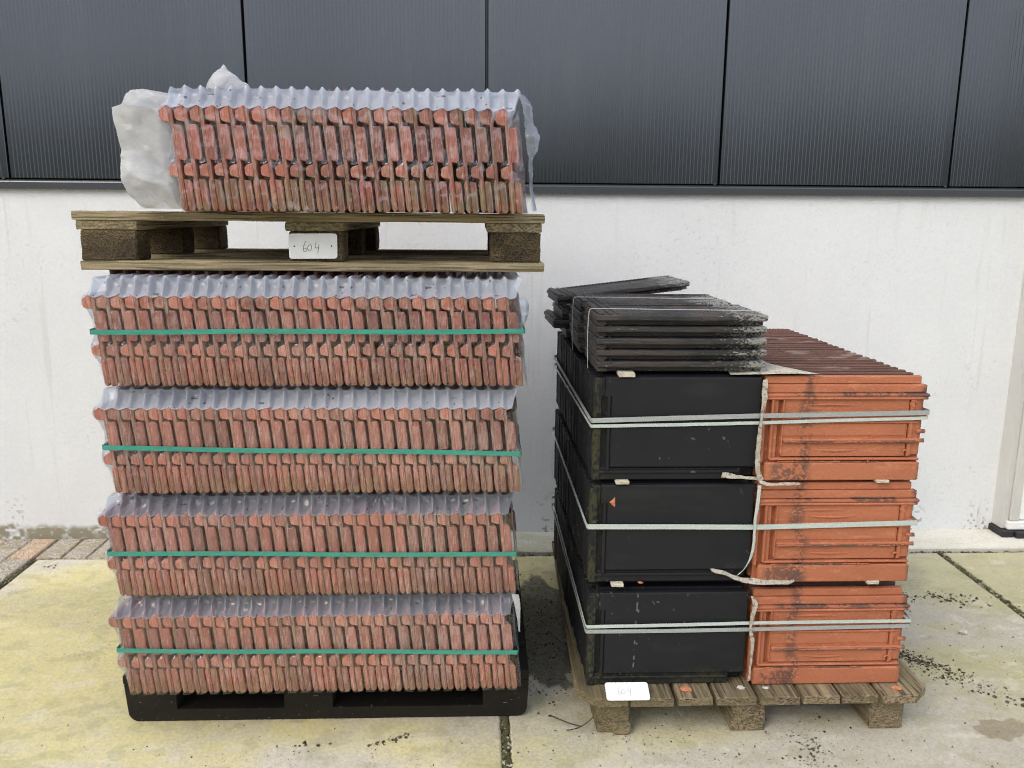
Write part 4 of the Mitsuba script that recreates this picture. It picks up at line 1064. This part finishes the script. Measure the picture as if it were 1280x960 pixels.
NB = 25
for li, (z0, nm) in enumerate(ZL):
    xb = (0.301, 0.298, 0.302)[li]; xo = (0.7565, 0.7590, 0.7660)[li]
    for i in range(NB):
        y = YF + i * 0.0385
        lab = f'black flat roof tile with smooth face at the front of the {nm} layer' if i == 0 else f'black roof tile on edge, {ORD[i + 1]} from the front in the {nm} layer at right'
        k = thing('black_clay_tile', lab, 'roof tile', f'black tiles on edge in the {nm} layer')
        put(k, black_face(xb - i * 0.0385 * 0.014 + 0.003 * (rng.random() - 0.5) * (i > 0), z0, y + (0 if i == 0 else 0.002), i == 0, 900 + li * 40 + i), 'black_tile_mat')
        if i == 0 and nm == 'middle':
            part(k, 'chip', MB().add([[0.350, y - 0.0002, 0.690], [0.3665, y - 0.0002, 0.674], [0.3655, y - 0.0002, 0.7035], [0.360, y - 0.0035, 0.690], [0.358, y + 0.004, 0.69]],
                                     [[0, 1, 3], [1, 2, 3], [2, 0, 3], [0, 2, 4], [2, 1, 4], [1, 0, 4]]), 'shard_mat', label='triangular orange chip on the black face')
    for i in range(23):
        y = YF + i * 0.0425
        lab = f'orange clay roof tile showing its ribbed underside at the front of the {nm} layer' if i == 0 else f'orange clay roof tile, {ORD[i + 1]} from the front in the {nm} layer at right'
        k = thing('orange_clay_tile', lab, 'roof tile', f'orange tiles on edge in the {nm} layer')
        put(k, orange_face(xo - i * 0.0425 * 0.020 + 0.004 * (rng.random() - 0.5) * (i > 0), z0 + 0.002 * (rng.random() - 0.5) * (i > 0), y, i == 0, 1500 + li * 40 + i), 'orange_tile_mat')

# ------------------------------------------------------------------ flat pile of black tiles on top
def pile_mesh(sd, w=0.455, dpt=0.285):
    """tile lying flat: length along x, long edge to the front, z = 0 at its foot"""
    r = np.random.default_rng(sd)
    m = MB()
    def B(a, b_, c, d_, e, g, ch=0.002):
        v, f = bbox(a, b_, c, d_, e, g, ch)
        m.add(v, f, np.stack([v[:, 0] / w, v[:, 1]], 1))
    v, f = rough_board(0.0, w, 0.0, dpt, 0.015, 0.0305, 0.0012, 0.003, 26)
    m.add(v, f, np.stack([np.clip(v[:, 0] / w, 0, 1), v[:, 1]], 1))
    B(0.006, 0.022, 0.004, dpt - 0.01, 0.030, 0.0365, 0.0025)
    B(0.034, 0.042, 0.012, dpt - 0.02, 0.030, 0.0345, 0.002)
    B(0.056, 0.063, 0.03, dpt - 0.02, 0.030, 0.0335, 0.002)
    B(0.070, w - 0.004, dpt - 0.05, dpt - 0.035, 0.030, 0.034, 0.002)
    B(0.03, w - 0.02, 0.028, 0.06, 0.0, 0.0155, 0.002)
    B(0.03, w - 0.02, dpt - 0.06, dpt - 0.03, 0.0, 0.0155, 0.002)
    B(w - 0.026, w - 0.006, 0.02, dpt - 0.03, 0.003, 0.0155, 0.002)
    B(0.002, 0.03, 0.012, dpt - 0.01, 0.001, 0.0155, 0.003)
    return m
def place_pile(sd, x, y, z, rz, ry, rx, lab, grp):
    m = pile_mesh(sd)
    v, f, uv = m.get()
    R = np.array(T().rotate([0, 0, 1], rz).rotate([0, 1, 0], ry).rotate([1, 0, 0], rx).matrix)[:3, :3]
    m.v, m.f, m.uv = [v @ R.T + np.array([x, y, z])], [f], [uv]
    k = thing('black_clay_tile', lab, 'roof tile', grp)
    put(k, m, 'pile_tile_mat')
    return k
zp = 1.047
for i in range(5):
    place_pile(40 + i, 0.300 + 0.004 * (rng.random() - 0.5) + 0.002 * (4 - i) * 0.6, YF + 0.002 + 0.005 * rng.random(), zp + i * 0.0312, 0.5 * (rng.random() - 0.5), 0, 0,
               f'black roof tile lying flat, {ORD[5 - i]} from the top of the front pile' if i < 4 else 'black roof tile lying flat on top of the front pile, under white string', 'black tiles lying flat on top')
for i in range(5):
    place_pile(60 + i, 0.293 + 0.010 * (rng.random() - 0.5), YF + 0.318, zp + i * 0.0312, 1.5 * (rng.random() - 0.5), 0, 0,
               f'black roof tile lying flat, {ORD[5 - i]} from the top of the middle pile', 'black tiles lying flat on top')
for i, dx_ in enumerate((0.0, -0.044, -0.014, 0.070)):
    place_pile(80 + i, 0.288 + dx_, YF + 0.64, zp + i * 0.0315, 2.0 * (rng.random() - 0.5) + (2.5 if i in (1, 2) else 0), 0, 0,
               f'black roof tile lying flat, {ORD[5 - i]} from the top of the rear pile', 'black tiles lying flat on top')
place_pile(90, 0.258, YF + 0.63, 1.158, 3.0, -6.6, 0, 'black roof tile tilted up at its right end, topmost of the rear pile', 'black tiles lying flat on top')

# strings round the flat piles
for y0_, zt_, x0_, lab in ((YF - 0.003, zp + 5 * 0.0312 + 0.006, 0.292, 'thin white string tied around the front pile of flat black tiles'), (YF + 0.313, zp + 5 * 0.0312 + 0.006, 0.284, 'thin white string tied around the middle pile of flat black tiles')):
    k = thing('string', lab, 'string', 'strings round the flat piles')
    ym = y0_ + 0.085
    put(k, MB().add(*tube([(x0_, ym, zp), (x0_ - 0.003, ym, zp + 0.08), (x0_, ym, zt_ - 0.004), (x0_ + 0.01, ym, zt_ + 0.002), (x0_ + 0.2, ym, zt_), (x0_ + 0.47, ym, zt_ - 0.004), (x0_ + 0.475, ym, zp)], 0.0011, 5, 3)), 'string_mat')

# ------------------------------------------------------------------ straps of the right stack
def strap(lab, mname, zs, off, xl_, xr_, zb, hw=0.006):
    """closed band: front heights zs at x = .30 .53 .757 .98 1.21; zb = height along the back"""
    yf = YF - 0.004 - off
    xf = np.linspace(xl_, xr_, len(zs))
    fr = [(x, yf - 0.0012 * (0 < i < len(zs) - 1), z) for i, (x, z) in enumerate(zip(xf, zs))]
    yb = YF + 0.985
    path = fr + [(xr_ + 0.004, yf + 0.006, zs[-1]), (xr_ - 0.009, YF + 0.5, (zs[-1] + zb) / 2), (xr_ - 0.021, yb - 0.006, zb), (xr_ - 0.025, yb, zb), (xl_ - 0.015, yb, zb), (xl_ - 0.019, yb - 0.006, zb), (xl_ - 0.0120, YF + 0.5, (zs[0] + zb) / 2), (xl_ - 0.004, yf + 0.006, zs[0])]
    k = thing('strap', lab, 'strap', 'pale straps on the right stack')
    put(k, MB().add(*ribbon(path, (0, 0, hw), 0.0006, True)), mname, 40)
strap('greyish strap, the upper of two across the top layer at right', 'grey_strap_mat', (0.921, 0.928, 0.934, 0.938, 0.942), 0.0025, 0.297, 1.210, 0.925, 0.0065)
strap('narrow whitish strap, the lower of two across the top layer at right', 'white_strap_mat', (0.905, 0.909, 0.914, 0.921, 0.926), 0.0, 0.297, 1.209, 0.895, 0.0045)
strap('single pale strap across the middle layer of the right stack', 'white_strap_mat', (0.621, 0.620, 0.617, 0.622, 0.627), 0.001, 0.294, 1.211, 0.64, 0.0072)
strap('bright whitish strap, the upper of two across the bottom layer at right', 'white_strap_mat', (0.324, 0.327, 0.331, 0.332, 0.332), 0.0025, 0.298, 1.225, 0.36, 0.0050)
strap('dull grey strap, the lower of two across the bottom layer at right', 'grey_strap_mat', (0.308, 0.308, 0.310, 0.313, 0.315), 0.0, 0.298, 1.224, 0.33, 0.0058)

# ------------------------------------------------------------------ torn cloth, spacers, small litter
def cloth(lab, path, widths, name='cloth_strip', mname='cloth_mat', sd=1, thick=0.0016, lump=0.0032, up=(0, 0, 1)):
    p = np.array(path, float); wd = np.array(widths, float) * 0.78
    v, f = ribbon(p, wd, thick, False, 8)
    d = np.stack([meshkit.fbm(v * 60 + k * 5.5, 3, sd + k) - 0.5 for k in range(3)], -1)
    v = v + d * lump * 2
    k = thing(name, lab, 'cloth', 'torn cloth strips between the tiles')
    put(k, MB().add(v, f), mname, True)
yc = YF - 0.008
cloth('torn beige cloth strip hanging between the black and orange tiles of the top layer', [(0.756, yc + .004, 1.032), (0.755, yc - .004, 0.985), (0.751, yc - .006, 0.935), (0.748, yc - .004, 0.88), (0.747, yc - .006, 0.81), (0.752, yc - .004, 0.775), (0.765, yc, 0.752)],
      [(0.009, 0, 0.0), (0.009, 0.001, 0), (0.005, 0.002, 0), (0.007, 0.001, 0), (0.009, 0.0, 0), (0.009, 0.002, 0.004), (0.007, 0, 0.007)], sd=3)
cloth('beige cloth scrap poking out under the black tile of the top layer', [(0.655, yc + .002, 0.768), (0.675, yc - .008, 0.769), (0.70, yc - .008, 0.764), (0.73, yc - .005, 0.762), (0.755, yc, 0.757)],
      [(0.002, 0.002, 0.009), (0, 0.004, 0.009), (0, 0.004, 0.004), (0, 0.003, 0.005), (0, 0.003, 0.005)], sd=8)
cloth('thin torn cloth edge lying between the top and middle orange tiles', [(0.757, yc, 0.752), (0.785, yc - .004, 0.743), (0.82, yc - .003, 0.7425), (0.85, yc - .002, 0.744), (0.872, yc + .002, 0.742)],
      [(0, 0.006, 0.006), (0, 0.007, 0.003), (0, 0.007, 0.002), (0, 0.006, 0.003), (0, 0.004, 0.002)], sd=11)
cloth('pale curved tape end hanging across the strap of the middle layer', [(0.7600, yc + .001, 0.738), (0.757, yc - .003, 0.69), (0.752, yc - .006, 0.63), (0.753, yc - .005, 0.575), (0.747, yc - .006, 0.532), (0.732, yc - .006, 0.500), (0.716, yc, 0.479)],
      [(0.006, 0, 0), (0.006, 0, 0), (0.005, 0.001, 0), (0.005, 0.001, 0), (0.005, 0.001, 0.003), (0.004, 0.001, 0.004), (0.003, 0, 0.004)], sd=21, mname='white_strap_mat', thick=0.0015, lump=0.0012)
cloth('curling beige cloth edge between the middle and bottom layers', [(0.640, yc + .002, 0.492), (0.665, yc - .010, 0.491), (0.695, yc - .014, 0.480), (0.725, yc - .012, 0.467), (0.765, yc - .010, 0.462), (0.81, yc - .008, 0.457), (0.85, yc - .006, 0.457), (0.876, yc, 0.458)],
      [(0, 0.012, 0.001), (0, 0.012, 0.002), (0, 0.012, 0.004), (0, 0.010, 0.005), (0, 0.010, 0.007), (0, 0.010, 0.004), (0, 0.009, 0.003), (0, 0.004, 0.001)], sd=31)
cloth('knotted beige cloth strip hanging between the black and orange tiles of the bottom layer', [(0.760, yc + .002, 0.412), (0.770, yc - .006, 0.385), (0.764, yc - .004, 0.355), (0.761, yc - .005, 0.315), (0.765, yc - .006, 0.29), (0.769, yc - .005, 0.26), (0.769, yc - .003, 0.20), (0.768, yc, 0.150)],
      [(0.004, 0, 0), (0.010, 0.002, 0), (0.007, 0, 0), (0.005, 0.001, 0), (0.007, 0.001, 0), (0.006, 0.002, 0), (0.004, 0.001, 0), (0.004, 0, 0)], sd=41)
# sandy sheet lying on the tile tops behind the strip
m = sheet([[(0.665, YF + .004, 1.0445), (0.760, YF + .000, 1.0465), (0.84, YF + .002, 1.0475), (0.912, YF + .003, 1.0455)],
           [(0.675, YF + .07, 1.0450), (0.765, YF + .08, 1.0500), (0.815, YF + .08, 1.0500), (0.870, YF + .06, 1.0470)],
           [(0.690, YF + .18, 1.0450), (0.766, YF + .19, 1.0480), (0.792, YF + .19, 1.0480), (0.815, YF + .18, 1.0470)],
           [(0.700, YF + .29, 1.0450), (0.766, YF + .30, 1.0470), (0.775, YF + .30, 1.0470), (0.782, YF + .30, 1.0465)]], 10, 0.004, 40, 6)
k = thing('cloth_sheet', 'sandy cloth sheet lying on top between the flat black pile and orange tiles', 'cloth')
put(k, m, 'cloth_mat', True)

for (x, z, w, h, lab) in ((0.386, 1.0395, 0.042, 0.011, 'pale spacer chip under the left end of the flat black pile'), (0.384, 0.7425, 0.036, 0.0085, 'pale split spacer chip under the black tile of the top layer'),
                          (0.380, 0.4440, 0.034, 0.0085, 'pale spacer chip under the black tile of the middle layer'), (1.103, 0.7435, 0.036, 0.0075, 'narrow spacer chip under the orange tile of the top layer'), (1.105, 0.4445, 0.034, 0.0090, 'cream spacer chip under the orange tile of the middle layer')):
    k = thing('spacer_chip', lab, 'spacer', 'spacer chips between the tile layers')
    put(k, MB().add(*rough_board(x - w / 2, x + w / 2, YF - 0.006, YF + 0.06, z - 0.001, z + h, 0.0022, 0.0015, 10)), 'spacer_mat')

def shard(x, y, z, r, sd, lab, mname='shard_mat', name='tile_shard', cat='shard', flat=0.45):
    s = trimesh.creation.icosphere(subdivisions=1)
    q = np.random.default_rng(sd)
    v = s.vertices * r * (0.65 + 0.7 * q.random((42, 1))) * np.array([1.25, 0.9, flat]) + np.array([x, y, z + r * flat * 0.7])
    k = thing(name, lab, cat)
    put(k, MB().add(v, s.faces), mname)
shard(1.192, 2.128, 0.131, 0.0105, 1, 'small orange tile shard on the rightmost plank of the pallet')
shard(0.583, 2.135, 0.131, 0.0120, 2, 'orange tile shard on the third plank of the pallet, in front of the black tile')
shard(0.446, YF + 0.004, 0.7405 - 0.291 + 0.0, 0.0060, 3, 'tiny red crumb of tile on the upper edge of the bottom black tile')
shard(0.745, 2.142, 0.131, 0.0085, 4, 'cream crumb on the plank under the gap between black and orange tiles', 'pebble_mat', 'crumb', 'crumb', 0.35)
shard(0.815, 2.140, 0.131, 0.0070, 5, 'cream crumb on the plank below the bottom orange tile', 'pebble_mat', 'crumb', 'crumb', 0.35)
shard(1.724, 2.682, 0.0, 0.013, 6, 'pale pebble lying alone on the slab right of the pallets', 'pebble_mat', 'pebble', 'pebble', 0.7)
for nm_, pts, lab in (('twig', [(0.292, 2.150, 0.012), (0.262, 2.165, 0.010), (0.205, 2.215, 0.006)], 'thin dark twig beside the front left corner of the right pallet, upper one'),
                      ('twig', [(0.318, 2.12, 0.06), (0.285, 2.125, 0.028), (0.245, 2.14, 0.006)], 'thin dark twig leaning on the left skid of the right pallet')):
    k = thing(nm_, lab, 'twig')
    put(k, MB().add(*tube(pts, 0.0016, 5, 3)), 'twig_mat')
